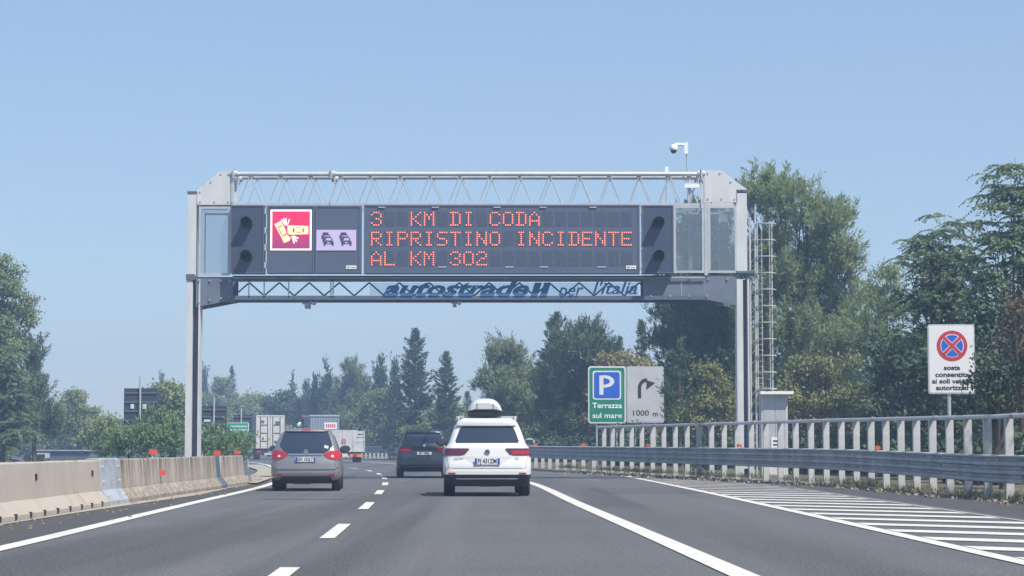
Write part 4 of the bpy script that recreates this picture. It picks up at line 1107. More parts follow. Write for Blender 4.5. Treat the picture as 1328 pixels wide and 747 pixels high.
c.patch('tailgate_seam', M['trim'], suv, [.585, .592], [-.80, -.80], [.80, .80], off=.0035, nz_=1, nu=16)
for mr in (False, True):
    c.patch('tailgate_seam', M['trim'], suv, [.592, .835], [.80, .85], [.806, .856], off=.0035, nz_=6, nu=1, mirror=mr)
    c.patch('door_seam', M['trim'], suv, [.46, 1.10], [1.80, 1.75], [1.81, 1.76], off=.003, nz_=8, nu=1, mirror=mr)
ring_emblem(c, suv, .925, .058, [(-.5, .6, 0, -.1), (.5, .6, 0, -.1), (-.8, .15, -.35, -.7), (.8, .15, .35, -.7), (-.35, -.7, 0, -.15), (.35, -.7, 0, -.15)])
text_mesh('model_lettering', 'TIGUAN', .055, M['chrome'], suv, (-.60, c.pos(.5, .80).y - .015, .80), bold=.001, depth=.002)
text_mesh('badge_lettering', 'TDI', .05, M['chrome'], suv, (.62, c.pos(.5, .80).y - .015, .80), bold=.001, depth=.002)
for xx in (-.79, .79):
    for yy in (.86, 3.5): wheel(suv, xx, yy, .345, .235)
b = B(); b.bx(-.72, .72, .5, 3.9, .22, .32); b.bx(-.15, .25, .35, .8, .20, .30); b.build('underbody', M['trim'], suv)
b = B(); b.tube((.45, .12, .27), (.45, .30, .27), .04, n=8); b.build('exhaust', M['galv_dull'], suv)
mirror_(suv, .97, 2.75, 1.14, M['galv_dull']); mirror_(suv, -.97, 2.75, 1.14, M['trim'])
b = B(); b.tube((0, .60, 1.30), (0, .50, 1.13), .01, n=4); b.path([(0.0, .135, 1.15), (-.1, .18, 1.17), (-.45, .21, 1.2)], .012, 5); b.build('rear_wiper', M['trim'], suv)
for sx_ in (-1, 1):
    b = B(); pts = [Vector((sx_ * .60, .55, 1.59)), Vector((sx_ * .60, .62, 1.655)), Vector((sx_ * .60, 2.2, 1.665)), Vector((sx_ * .60, 2.35, 1.60))]; b.path(pts, .022, 8); b.build('roof_rail', M['galv'], suv, smooth=True)
for yy in (.85, 1.75):
    b = B(); b.box((0, yy, 1.672), (1.30, .07, .028)); b.build('roof_bar', M['galv'], suv)
b = B(); b.box((0, .62, 1.605), (.2, .02, .012)); b.path([(0, .9, 1.62), (0, .82, 1.70), (0, .86, 1.71)], .03, 6); b.build('roof_antenna', M['car_white'], suv)
# ghost seats
# ---- roof box
rb = thing('roof_box', 'silver rounded roof box with a black lower shell on top of the white SUV', 'roof box', (suv.location.x - .05, sy_ + .35, 1.687), R(1.5))
def boxloft(name, m, parent, secs, n=20):
    b = B(); vs = []; k = n
    for (y, hw2, zb, zt, pw) in secs:
        for i in range(n):
            a = 2 * math.pi * i / n; ca, sa = math.cos(a), math.sin(a)
            x = hw2 * math.copysign(abs(ca) ** pw, ca); z_ = (zb + zt) / 2 + (zt - zb) / 2 * math.copysign(abs(sa) ** pw, sa)
            vs.append((x, y, z_))
    fs = [(i*k + j, i*k + (j+1) % k, (i+1)*k + (j+1) % k, (i+1)*k + j) for i in range(len(secs) - 1) for j in range(k)]
    fs += [tuple(range(k)), tuple(reversed(range((len(secs)-1)*k, len(secs)*k)))]
    b.add(vs, fs); return b.build(name, m, parent, smooth=True)
b = B(); n = 16; prof = []
secs = [(0.0, .30, .12, .27), (.04, .345, .105, .32), (.14, .365, .10, .362), (.5, .37, .10, .375), (1.1, .37, .10, .365), (1.55, .33, .10, .30), (1.8, .24, .10, .20)]
vs = []
for (y, hw2, zb, zt) in secs:
    for i in range(n + 1):
        t_ = i / n; xx = -1 + 2 * t_; e = (1 - abs(xx) ** 3.2); vs.append((hw2 * xx, y, zb + (zt - zb) * max(0, e) ** .75))
k = n + 1; fs = [(i*k + j, i*k + j + 1, (i+1)*k + j + 1, (i+1)*k + j) for i in range(len(secs) - 1) for j in range(n)] + [tuple(range(k)), tuple(reversed(range((len(secs)-1)*k, len(secs)*k)))]
b.add(vs, fs); b.build('lid', M['silver_box'], rb, smooth=True)
b = B(); vs = []
for (y, hw2) in ((.01, .35), (.08, .375), (1.2, .375), (1.6, .33), (1.78, .24)):
    vs += [(-hw2, y, .098), (hw2, y, .098), (hw2 - .02, y + .02, .0), (-hw2 + .02, y + .02, .0)]
fs = [(i*4 + j, i*4 + (j+1) % 4, i*4 + 4 + (j+1) % 4, i*4 + 4 + j) for i in range(4) for j in range(4)] + [(0, 1, 2, 3), (19, 18, 17, 16)]
b.add(vs, fs); b.build('lower_shell', M['trim'], rb)
b = B()
for xx in (-.17, .17): b.box((xx, -.006, .20), (.010, .012, .14))
b.box((0, -.008, .135), (.5, .012, .012)); b.build('lid_seam', M['trim'], rb)

# ---- silver mpv
oy = 52.5; mpv = thing('silver_hatchback', 'silver brown hatchback with lit tail lamps and white window sticker in the left lane', 'car', (xa(396.5, oy), oy, 0), R(3.0)); mpv.scale = (1.0, 1.0, 1.03)
k_ = .93
c = Car([(.24, .72, .12, 3.8, .16, .05), (.30, .79, .04, 3.95, .20, .07), (.42, .818, .0, 4.0, .24, .08), (.60, .822, .02, 4.0, .26, .09), (.78, .815, .07, 3.9, .24, .09), (.86, .80, .09, 3.7, .22, .09), (.95, .755, .12, 3.1, .20, .08), (1.05, .72, .18, 2.9, .18, .08), (1.25, .64, .32, 2.5, .16, .07), (1.33, .585, .37, 2.3, .16, .06), (1.37, .52, .40, 2.15, .16, .05), (1.395, .43, .45, 2.0, .14, .04), (1.412, .28, .54, 1.8, .12, .03), (1.42, .10, .75, 1.5, .05, .02)])
c.body('body', M['car_grey'], mpv)
c.patch('rear_window', M['carglass'], mpv, [.86, .89, 1.02, 1.31, 1.34], [-.42, -.50, -.63, -.53, -.50], [.42, .50, .63, .53, .50], off=.007, nz_=10)
c.patch('chrome_strip', M['chrome'], mpv, [.815, .835], [-.38, -.39], [.38, .39], off=.02, nz_=2)
c.patch('roof_spoiler', M['car_grey'], mpv, [1.34, 1.365, 1.39], [-.5, -.50, -.38], [.5, .50, .38], off=.045, nz_=4, nu=12)
c.patch('lower_bumper', M['trim'], mpv, [.25, .30, .345], [-.62, -.60, -.56], [.62, .60, .56], off=.01, nu=20)
c.patch('bumper_crease', M['car_grey'], mpv, [.50, .52, .565], [-.66, -.72, -.80], [.66, .72, .80], off=.028, nz_=5, nu=20)
c.patch('high_brake_lamp', M['lamp'], mpv, [1.352, 1.37], [-.1, -.1], [.1, .1], off=.052, nz_=2, nu=3)
for mr in (False, True):
    c.patch('tail_lamp', M['lamp_lit'] if not mr else M['lamp'], mpv, [.715, .76, .84, .90, .925], [.62, .50, .41, .55, .66], [.86, .93, .95, .90, .82], off=.02, mirror=mr, nz_=10, nu=12)
    c.patch('lamp_lens', M['whitebright'] if mr else M['lampbright'], mpv, [.775, .81], [.60, .60], [.645, .645], off=.026, mirror=mr, nz_=2, nu=2)
    c.patch('side_window', M['carglass'], mpv, [.95, 1.0, 1.30], [1.20, 1.05, 1.0], [3.3, 3.2, 2.6], off=.005, mirror=mr, nu=16)
    c.patch('bumper_reflector', M['lamp'], mpv, [.375, .395], [.56, .56], [.68, .68], off=.014, mirror=mr, nz_=2, nu=3)
plate(c, mpv, .67, .775, .235, 'EX 152LT')
b = B(); y = c.pos(0, .9).y - .02
b.lathe((0, y, .90), [(.05, 0), (.05, -.012), (.04, -.012), (.04, 0)], 18, 'Y'); b.tube((-.045, y - .008, .892), (.045, y - .008, .908), .009, n=4); b.build('emblem', M['chrome'], mpv)
b = B(); yy = c.pos(.42, 1.0).y - .012; b.box((.47, yy, .985), (.10, .006, .11), Matrix.Rotation(R(18), 3, 'Y')); b.build('window_sticker', M['whitebright'], mpv)
for xx in (-.70, .70):
    for yy in (.72, 3.2): wheel(mpv, xx, yy, .305, .205)
b = B(); b.bx(-.62, .62, .4, 3.4, .17, .26); b.bx(-.3, .1, .3, .7, .16, .25); b.build('underbody', M['trim'], mpv)
mirror_(mpv, .87, 2.35, .96, M['car_dark']); mirror_(mpv, -.87, 2.35, .96, M['car_dark'])
b = B(); b.path([(0.0, .18, .90), (.12, .20, .93), (.38, .24, .98)], .01, 5); b.build('rear_wiper', M['trim'], mpv)
b = B(); b.path([(0, .62, 1.415), (0, .52, 1.50)], .009, 5); b.build('roof_antenna', M['trim'], mpv)

# ---- dark people carrier
dy_ = 76.5; dk = thing('dark_people_carrier', 'dark blue grey people carrier with red tail lamps partly hidden behind the white SUV', 'car', (xa(550.3, dy_), dy_, 0), R(3.5))
c = Car([(.26, .80, .12, 4.3, .16, .05), (.32, .88, .04, 4.45, .20, .06), (.45, .935, .0, 4.5, .22, .07), (.70, .94, .02, 4.5, .22, .07), (.90, .925, .06, 4.3, .22, .07), (1.0, .89, .10, 3.7, .20, .07), (1.10, .83, .14, 3.3, .18, .06), (1.35, .745, .26, 2.8, .16, .06), (1.52, .68, .32, 2.4, .16, .05), (1.58, .61, .35, 2.25, .16, .05), (1.615, .51, .40, 2.1, .15, .05), (1.638, .34, .50, 1.9, .13, .03), (1.648, .12, .7, 1.6, .05, .02)])
c.body('body', M['car_dark'], dk)
c.patch('rear_window', M['carglass'], dk, [1.18, 1.21, 1.47, 1.50], [-.60, -.64, -.56, -.52], [.60, .64, .56, .52], off=.007)
c.patch('roof_spoiler', M['car_dark'], dk, [1.52, 1.57, 1.61], [-.6, -.62, -.48], [.6, .62, .48], off=.05, nz_=4)
c.patch('chrome_strip', M['chrome'], dk, [.365, .395], [-.55, -.56], [.55, .56], off=.02, nz_=2)
c.patch('bumper_crease', M['car_dark'], dk, [.50, .56], [-.62, -.72], [.62, .72], off=.03, nz_=4, nu=16)
for mr in (False, True):
    c.patch('tail_lamp', M['lamp'], dk, [.90, .93, 1.0, 1.03], [.50, .44, .42, .50], [.86, .90, .92, .86], off=.015, mirror=mr)
    c.patch('lamp_stripe', M['lamp_lit'], dk, [.915, .965], [.52, .5], [.84, .86], off=.02, mirror=mr, nz_=3)
    c.patch('side_window', M['carglass'], dk, [1.12, 1.17, 1.48], [1.25, 1.15, 1.05], [3.6, 3.5, 2.9], off=.005, mirror=mr, nu=14)
plate(c, dk, .78, .875, .245, 'DW 607KA', ends=False)
b = B(); y = c.pos(0, 1.1).y - .02; b.prism([(-.05, 1.13), (.05, 1.15), (.045, 1.08), (0, 1.04), (-.045, 1.08)], y - .01, y); b.build('emblem', M['chrome'], dk)
for xx in (-.80, .80):
    for yy in (.8, 3.5): wheel(dk, xx, yy, .33, .22)
b = B(); b.bx(-.72, .72, .5, 3.9, .20, .28); b.build('underbody', M['trim'], dk)
mirror_(dk, .98, 2.7, 1.12, M['car_dark']); mirror_(dk, -.98, 2.7, 1.12, M['car_dark'])

# ------------------------------------------------------------------ lorries
def lorry_wheels(parent, ys, hwid, r=.48, dual=True):
    for yy in ys:
        for sg in (-1, 1):
            b = B(); b.lathe((sg * hwid, yy, r), [(r * .5, -.16), (r * .95, -.16), (r, -.12), (r, .12), (r * .95, .16), (r * .5, .16)], 20, 'X'); b.build('wheel', M['rubber'], parent, smooth=True)
# container trailer
ty = 194; ct = thing('container_lorry', 'lorry trailer with a weathered white shipping container, doors facing back, behind the green sign', 'lorry', (xa(350.3, ty), ty, 0), R(11))
b = B(); b.bx(-1.22, 1.22, 0, 12.0, .98, za(538.5, ty)); b.build('container', M['container_side'], ct)
for sg in (-1, 1):
    b = B(); b.bx(min(sg * .02, sg * 1.12), max(sg * .02, sg * 1.12), -.05, -.004, 1.12, za(541, ty)); dd = b.build('door', M['container'], ct)
    b = B()
    for xx in (.22, .85): b.tube((sg * xx, -.08, 1.05), (sg * xx, -.08, za(540, ty)), .03, n=6)
    for zz in (1.6, 2.3, 3.0): b.box((sg * .55, -.07, zz), (.5, .03, .05))
    b.build('lock_rod', M['trim'], dd)
b = B(); h_ = za(538.5, ty)
b.bx(-1.22, -1.13, -.06, .0, .98, h_); b.bx(1.13, 1.22, -.06, 0, .98, h_); b.bx(-1.13, 1.13, -.06, 0, .98, 1.10); b.bx(-1.13, 1.13, -.06, 0, h_ - .12, h_); b.build('door_frame', M['container'], ct)
b = B()
for i in range(40): b.bx(-1.25, -1.221, .2 + i * .295, .35 + i * .295, 1.1, h_ - .1)
b.build('corrugation', M['container_side'], ct, kind='stuff')
b = B(); b.box((-.12, -.09, 1.85), (.22, .02, .20)); b.build('yellow_sticker', M['yellow'], ct)
b = B(); b.box((-.62, -.09, 1.85), (.14, .02, .18)); b.box((-.7, -.09, 3.3), (.35, .02, .16)); b.box((.62, -.09, 3.2), (.35, .02, .25)); b.box((.55, -.09, 1.5), (.3, .02, .12)); build_each(b, 'container_print', M['darkplate'], ct)
b = B(); b.bx(-.5, .5, .1, 12.2, .70, .97); b.bx(-1.2, 1.2, -.02, .1, .45, .62); ch_ = b.build('chassis', M['trim'], ct)
for sg in (-1, 1):
    b = B(); b.box((sg * .95, -.04, .70), (.42, .04, .16)); b.build('tail_lamp', M['lamp_lit'], ct)
b = B(); b.box((0, -.05, .5), (1.0, .02, .12)); b.build('reflective_board', M['plate_white'], ct)
lorry_wheels(ct, (1.0, 2.3, 3.6), .98)
b = B(); b.bx(-1.2, 1.2, 12.6, 14.6, .6, 3.5); b.build('cab', M['truck_white'], ct)
# grey box truck
by_ = 184; bt = thing('box_lorry', 'lorry with a tall grey ribbed box body ahead of the dropside truck', 'lorry', (xa(421, by_), by_, 0), R(10))
b = B(); zt = za(540, by_); b.bx(-1.2, 1.2, 0, 7.5, 1.0, zt); b.build('box_body', M['truck_grey'], bt)
b = B()
for i in range(11): b.bx(-1.15 + i * .22, -1.15 + i * .22 + .09, -.035, -.002, 1.1, zt - .12)
build_each(b, 'rib', mat('grey_rib', (.26, .295, .33), .6), bt)
b = B(); b.bx(-1.24, 1.24, -.06, 7.5, zt, zt + .12); b.build('roof_cap', M['galv'], bt)
b = B(); b.bx(-.05, 1.0, -.055, -.036, 2.55, 3.1); sg_ = b.build('logo_panel', M['whitebright'], bt)
b = B()
for i in range(5): b.bx(.08 + i * .17, .19 + i * .17, -.062, -.056, 2.68, 2.97)
b.build('logo_lettering', M['sticker_red'], bt)
b = B(); b.bx(-.5, .5, .1, 8, .7, .98); b.bx(-1.15, 1.15, -.02, .08, .5, .65); b.build('chassis', M['trim'], bt)
lorry_wheels(bt, (1.6, 6.8), .95); b = B(); b.bx(-1.1, 1.1, 7.7, 9.5, .6, 2.9); b.build('cab', M['truck_grey'], bt)
# dropside truck
fy_ = 157; ft = thing('dropside_truck', 'weathered white dropside truck with round speed sticker and orange tail boards', 'truck', (xa(451.8, fy_), fy_, 0), R(8))
z0_, z1_ = za(586, fy_), za(559, fy_)
hw_ = 1.10
for i, (a, c2) in enumerate(((.0, .44), (.46, .66), (.70, .80), (.88, 1.0))):
    b = B(); b.bx(-hw_, hw_, 0, .04, z0_ + (z1_ - z0_) * a, z0_ + (z1_ - z0_) * c2); b.build('tailboard', M['truck_white'], ft)
b = B()
for xx in (-1.10, -.36, .36, 1.10): b.bx(xx - .04, xx + .04, -.04, .0, z0_, z1_ + .03)
build_each(b, 'stake', M['truck_white'], ft)
for sg in (-1, 1):
    b = B(); b.bx(sg * hw_ - .02, sg * hw_ + .02, .05, 4.6, z0_, z1_); b.build('side_panel', M['truck_white'], ft)
b = B(); b.bx(-hw_ + .03, hw_ - .03, .05, 4.6, z0_ - .05, z0_ + .04); b.build('load_floor', M['trim'], ft)
b = B(); b.bx(-.9, .9, 4.75, 6.3, .5, z1_ - .1); b.build('cab', M['truck_white'], ft)
b = B(); b.bx(-1.0, 1.0, 4.62, 4.7, z0_, z1_ + .1); b.build('headboard', M['truck_white'], ft)
b = B(); b.lathe((-.32, -.045, z0_ + .75), [(.16, 0), (.16, -.01)], 16, 'Y'); st_ = b.build('speed_sticker', M['sticker_red'], ft)
b = B(); b.lathe((-.32, -.056, z0_ + .75), [(.10, 0), (.10, -.005)], 16, 'Y'); b.build('sticker_centre', M['galv_dull'], st_)
b = B(); b.bx(-1.05, 1.05, -.02, .06, .55, .62); b.bx(-.42, .42, .1, 6.0, .5, .72); b.build('chassis', M['trim'], ft)
b = B(); b.bx(.1, 1.02, -.05, -.02, .38, .60); b.build('orange_board', mat('orange_board', (.6, .22, .08), .5), ft)
b = B(); b.bx(.32, .62, -.07, -.051, .40, .58); b.build('tail_lamp', M['lamp'], ft)
b = B(); b.bx(-.98, -.05, -.05, -.02, .40, .62); b.build('number_plate', M['plate_white'], ft)
lorry_wheels(ft, (1.2, 5.2), .82, .38)
# dark lamp post with red light and mirror
ly_ = 190; t = thing('lorry_cab', 'dark lorry cab with a red lamp and round white mirror above the silver car', 'lorry', (xa(390, ly_), ly_, 0))
X = lambda p: xa(p, ly_)
Z = lambda p: za(p, ly_)
b = B(org=tuple(t.location)); b.bx(X(384), X(401), ly_, ly_ + 2.0, .5, Z(553)); b.bx(X(391), X(399), ly_ + .1, ly_ + 1.8, Z(553), Z(544)); b.build('cab', M['darkplate2'], t)
b = B(org=tuple(t.location)); b.lathe(Vector((X(389), ly_ - .12, Z(551.5))), [(.0, -.1), (.2, -.06), (.26, .0), (.2, .1)], 14, 'Y'); b.build('mirror', M['whitebright'], t, smooth=True)
b = B(org=tuple(t.location)); b.box(Vector((X(394), ly_ - .1, Z(540))), (.32, .2, .3)); b.tube((X(395), ly_, Z(545)), (X(394.5), ly_, Z(540)), .05); b.build('red_lamp', M['lamp'], t)
for sg in (-1, 1):
    b = B(org=tuple(t.location)); b.lathe((X(392.5) + sg * .5, ly_ + 1, .45), [(.45, -.15), (.45, .15)], 16, 'X'); b.build('wheel', M['rubber'], t)

# shed and clutter beyond the opposite carriageway
hy = 164
t = thing('ribbed_shed', 'low grey ribbed metal shed beyond the opposite carriageway, just above the concrete barrier', 'shed', (xa(82, hy), hy, -.2)); o = tuple(t.location)
b = B(org=o); b.bx(xa(46, hy), xa(117, hy), hy + .1, hy + 3, -.3, za(585, hy)); b.build('wall', M['shed'], t)
b = B(org=o); x = xa(47, hy)
while x < xa(115, hy): b.bx(x, x + .04, hy + .05, hy + .1, -.3, za(585.5, hy)); x += .13
b.build('rib', M['darkplate'], t, kind='stuff')
b = B(org=o); b.bx(xa(45, hy), xa(119, hy), hy - .1, hy + 3.2, za(585, hy), za(583.3, hy)); b.build('roof', M['galv_dull'], t)
hy2 = 160; t = thing('parked_trailer', 'small white parked trailer with a pale box at the left end of the ribbed shed', 'trailer', (xa(46, hy2), hy2, -.1)); o = tuple(t.location)
b = B(org=o); b.bx(xa(33, hy2), xa(57, hy2), hy2, hy2 + 1.6, .45, za(593, hy2)); b.build('bed', M['whitebright'], t)
b = B(org=o); b.bx(xa(48, hy2), xa(60, hy2), hy2, hy2 + 1.2, za(594, hy2), za(587.5, hy2)); b.build('box', M['plate'], t)
b = B(org=o); b.bx(xa(49.5, hy2), xa(58.5, hy2), hy2 - .02, hy2 - .002, za(593, hy2), za(589, hy2)); b.build('window', M['carglass'], t)
for sg in (0, 1):
    b = B(org=o); b.lathe((xa(36 + sg * 16, hy2), hy2 - .02, .28), [(.3, -.08), (.3, .08)], 14, 'Y'); b.build('wheel', M['rubber'], t)

# ------------------------------------------------------------------ foliage
def leaf_mesh(name, cen, dr, ln, wd, rng, nt=None):
    N = len(cen); dr = dr / (np.linalg.norm(dr, axis=1, keepdims=True) + 1e-9)
    rv = rng.normal(size=(N, 3))
    if nt is not None: rv = nt + rv * .42
    sd_ = np.cross(dr, rv); sd_ /= (np.linalg.norm(sd_, axis=1, keepdims=True) + 1e-9)
    ln = np.asarray(ln).reshape(-1, 1) * np.ones((N, 1)); wd = np.asarray(wd).reshape(-1, 1) * np.ones((N, 1))
    V = np.empty((N, 4, 3), np.float32)
    V[:, 0] = cen; V[:, 1] = cen + dr * ln * .5 + sd_ * wd * .5; V[:, 2] = cen + dr * ln; V[:, 3] = cen + dr * ln * .5 - sd_ * wd * .5
    return V.reshape(-1, 3)
def quads_object(name, V, m, parent=None, loc=None):
    me = bpy.data.meshes.new(name); nV = len(V); nf = nV // 4
    me.vertices.add(nV); me.vertices.foreach_set('co', np.ascontiguousarray(V, dtype=np.float32).ravel())
    me.loops.add(nV); me.loops.foreach_set('vertex_index', np.arange(nV, dtype=np.int32))
    me.polygons.add(nf); me.polygons.foreach_set('loop_start', np.arange(0, nV, 4, dtype=np.int32))
    me.update(calc_edges=True); me.materials.append(m)
    o = bpy.data.objects.new(name, me); COL.objects.link(o)
    if parent: o.parent = parent
    return o
def unit(rng, n):
    v = rng.normal(size=(n, 3)); return v / np.linalg.norm(v, axis=1, keepdims=True)
def crown_leaves(blobs, kind, rng, dens=1.0, ls=1.0):
    """blobs: (cx,cy,cz,rx,ry,rz) in metres. returns leaf verts"""
    bl = np.array(blobs, float); vol = (bl[:, 3] * bl[:, 4] * bl[:, 5]) ** .72
    if kind == 'pine': per, rate, L_, W_ = 52, 26, .26, .055
    elif kind == 'cypress': per, rate, L_, W_ = 22, 70, .26, .09
    elif kind == 'ailanthus': per, rate, L_, W_ = 0, 12, .20, .075
    elif kind == 'oleander': per, rate, L_, W_ = 26, 40, .22, .05
    else: per, rate, L_, W_ = 30, 34, .17, .11
    L_ *= ls; W_ *= ls
    out_ = []
    for i, b_ in enumerate(bl):
        nc = max(6, int(vol[i] * rate * dens)); u = unit(rng, nc); rad = rng.uniform(0, 1, (nc, 1)) ** .38
        # irregular outline: direction dependent bumps
        bump = 1 + .16 * np.sin(u[:, :1] * 5 + i) * np.cos(u[:, 2:3] * 6 + i * 2) + rng.normal(0, .07, (nc, 1))
        pc = b_[:3] + u * rad * b_[3:6] * bump
        bc = np.repeat(b_[None, :3], nc, 0)
        if kind not in ('ailanthus', 'cypress'):
            nb = int(np.clip(nc / 14, 3, 26)); ub = unit(rng, nb); ub[:, 2] = ub[:, 2] * .9 + .1
            bcen = b_[:3] + ub * rng.uniform(.45, .92, (nb, 1)) * b_[3:6]
            br = np.array([[.40, .40, .26]]) * rng.uniform(.75, 1.25, (nb, 1)) * b_[3:6] * (1.0 if nb > 6 else 1.35)
            wch = rng.integers(0, nb, nc); v = unit(rng, nc); v[:, 2] = np.where(rng.uniform(size=nc) < .7, np.abs(v[:, 2]), v[:, 2])
            bc = bcen[wch]; pc = bc + v * br[wch] * rng.uniform(.55, 1.08, (nc, 1))
            core = rng.uniform(size=nc) < .30; pc[core] = (b_[:3] + u * rad * b_[3:6] * .75)[core]
            u = u * .35 + v * .75
        if kind == 'ailanthus':
            for j in range(nc):
                nf = int(rng.integers(5, 9)); az = rng.uniform(0, 6.28)
                for f in range(nf):
                    a = az + f * 6.28 / nf + rng.normal(0, .2); el = rng.uniform(-.1, .7); L = rng.uniform(.65, 1.1) * ls
                    s_ = np.linspace(.12, 1, 11)[:, None]
                    hdir = np.array([math.cos(a), math.sin(a), 0]); 
                    P = pc[j] + hdir * s_ * L * math.cos(el) + np.array([0, 0, 1]) * (s_ * math.sin(el) - .55 * s_ ** 2) * L
                    side = np.array([-math.sin(a), math.cos(a), 0])
                    for sg in (-1, 1):
                        dd = side * sg * .85 + hdir * .35 + np.array([0, 0, -.45]) + rng.normal(0, .12, (11, 3))
                        out_.append(leaf_mesh('', P, dd, L_ * (1.1 - .5 * s_[:, 0]), W_, rng))
            continue
        d = (u * .55 + np.array([0, 0, .95]) + rng.normal(0, .25, (nc, 3))) if kind == 'pine' else (u * .8 + np.array([0, 0, .65]) + rng.normal(0, .35, (nc, 3))); d /= np.linalg.norm(d, axis=1, keepdims=True)
        if kind == 'cypress': d = np.array([[0, 0, 1.0]]) + u * .25 + rng.normal(0, .08, (nc, 3))
        pl = rng.uniform(.35, 1.15, (nc, 1)) * ls
        t_ = rng.uniform(0, 1, (nc, per, 1))
        if kind in ('pine', 'cypress'):
            pos = pc[:, None, :] + d[:, None, :] * t_ * pl[:, None, :] + rng.normal(0, .075 * ls, (nc, per, 3))
            ld = d[:, None, :] * .9 + rng.normal(0, .55 if kind == 'pine' else .3, (nc, per, 3))
        elif kind == 'oleander':
            pos = pc[:, None, :] + rng.normal(0, .10, (nc, per, 3)) + d[:, None, :] * t_ * .4
            ld = d[:, None, :] * .6 + np.array([0, 0, .4]) + rng.normal(0, .6, (nc, per, 3))
        else:
            rr = rng.uniform(.20, .36, (nc, 1, 1)) * ls
            pos = pc[:, None, :] + rng.normal(0, 1, (nc, per, 3)) * rr * np.array([.75, .75, .5])
            ld = rng.normal(0, 1, (nc, per, 3)) + u[:, None, :] * .5
        nt = pos - bc[:, None, :] + .0
        nt = nt / (np.linalg.norm(nt, axis=2, keepdims=True) + 1e-6) + np.array([0, 0, .35])
        pos = pos.reshape(-1, 3); ld = ld.reshape(-1, 3); n_ = len(pos)
        out_.append(leaf_mesh('', pos, ld, rng.uniform(.7, 1.25, n_) * L_, rng.uniform(.8, 1.2, n_) * W_, rng, nt.reshape(-1, 3)))
    return np.concatenate(out_)
def conifer_leaves(h, rb_, rng, ls=1.0, tiers=None, base=.08, n_leaf=9000):
    """ragged tiered conifer, local origin at ground"""
    out_ = []; nb = int(h * 21)
    for i in range(nb):
        f = base + (1 - base) * (i + rng.uniform()) / nb; z = f * h; ln = rb_ * 1.2 * (1 - f) ** .62 * rng.uniform(.4, 1.15) + .04
        a = rng.uniform(0, 6.28); up = rng.uniform(-.05, .45) + f * .5; sc_ = .45 + .55 * (1 - f) ** .6
        k = max(10, int(n_leaf / nb * (.25 + 1.2 * (1 - f)))); s_ = rng.uniform(.1, 1, (k, 1)) ** .8
        dirv = np.array([math.cos(a), math.sin(a), up]); side = np.array([-math.sin(a), math.cos(a), 0])
        P = np.array([0, 0, z]) + dirv * s_ * ln + np.array([0, 0, .3]) * s_ ** 2 * ln * .5 + side * rng.normal(0, .20, (k, 1)) * ln * (1.1 - s_) + rng.normal(0, .05, (k, 3))
        ld = dirv * .8 + side * rng.normal(0, .7, (k, 1)) + np.array([0, 0, .15]) + rng.normal(0, .25, (k, 3))
        out_.append(leaf_mesh('', P, ld, rng.uniform(.2, .36, k) * ls * sc_, .075 * ls * sc_, rng))
    k = 60; z_ = rng.uniform(.9, 1.0, (k, 1)) * h; P = np.concatenate([rng.normal(0, .05, (k, 2)), z_], 1)
    out_.append(leaf_mesh('', P, np.array([[0, 0, 1.2]]) + rng.normal(0, .45, (k, 3)), .22 * ls, .06 * ls, rng))
    return np.concatenate(out_)
def trunk_obj(parent, top, blobs, r, rng, lean=0.0):
    b = B(); pts = []; n = 6
    for i in range(n + 1):
        t_ = i / n; pts.append(Vector((lean * t_ + rng.normal(0, .06) * (0 < i < n), rng.normal(0, .06), top * t_)))
    b.path(pts, [r * (1 - .7 * i / n) for i in range(n + 1)], 8)
    for bb_ in blobs[:9]:
        s0 = pts[int(np.clip(n * rng.uniform(.35, .8), 1, n - 1))]; e = Vector((bb_[0], bb_[1], bb_[2])); mid = (s0 + e) / 2 + Vector((rng.normal(0, .15), rng.normal(0, .15), -.15))
        b.path([s0, mid, e], [r * .42, r * .26, r * .08], 6)
        for q in range(3):
            e2 = e + Vector(tuple(rng.normal(0, .5, 3) * [bb_[3], bb_[4], bb_[5]])); b.path([mid, (mid + e2) / 2 + Vector((0, 0, -.1)), e2], [r * .2, r * .12, r * .03], 5)
    return b.build('trunk', M['bark'], parent, smooth=True)
seedc = [100]
def tree(name, label, cat, Y, blobs_px, kind, lm, dens=1.0, ls=1.0, group=None, base=None, tr=.16, depth=1.0, zg=0.1, trunk=True):
    seedc[0] += 1; rng = np.random.default_rng(seedc[0])
    cx_ = base if base is not None else sum(q[0] * q[2] for q in blobs_px) / sum(q[2] for q in blobs_px)
    X0 = xa(cx_, Y); t = thing(name, label, cat, (X0, Y, zg), 0, group)
    s = F_PX / Y; bl = []
    for (px, py, rx, ry) in blobs_px:
        r_y = max(rx, min(ry, rx * 1.3)) / s * depth
        bl.append((xa(px, Y) - X0, rng.normal(0, .25) * r_y, za(py, Y) - zg, rx / s, r_y, ry / s))
    V = crown_leaves(bl, kind, rng, dens, ls)
    V[:, 2] = np.maximum(V[:, 2], .02)
    quads_object('crown', V, LM[lm], t)
    if trunk: trunk_obj(t, max(1.0, max(q[2] for q in bl) * .85), bl, tr, rng)
    return t
def conifer(label, Y, px, pytop, hwpx, lm='cypress', group=None, n_leaf=9000, ls=1.0, zg=0.0, base=.06):
    seedc[0] += 1; rng = np.random.default_rng(seedc[0]); t = thing('conifer_tree', label, 'tree', (xa(px, Y), Y, zg), 0, group)
    h = za(pytop, Y) - zg; V = conifer_leaves(h, hwpx * Y / F_PX, rng, ls, base=base, n_leaf=n_leaf); quads_object('crown', V, LM[lm], t)
    b = B(); b.tube((0, 0, 0), (0, 0, h * .97), .2, .02, 8); b.build('trunk', M['bark'], t)
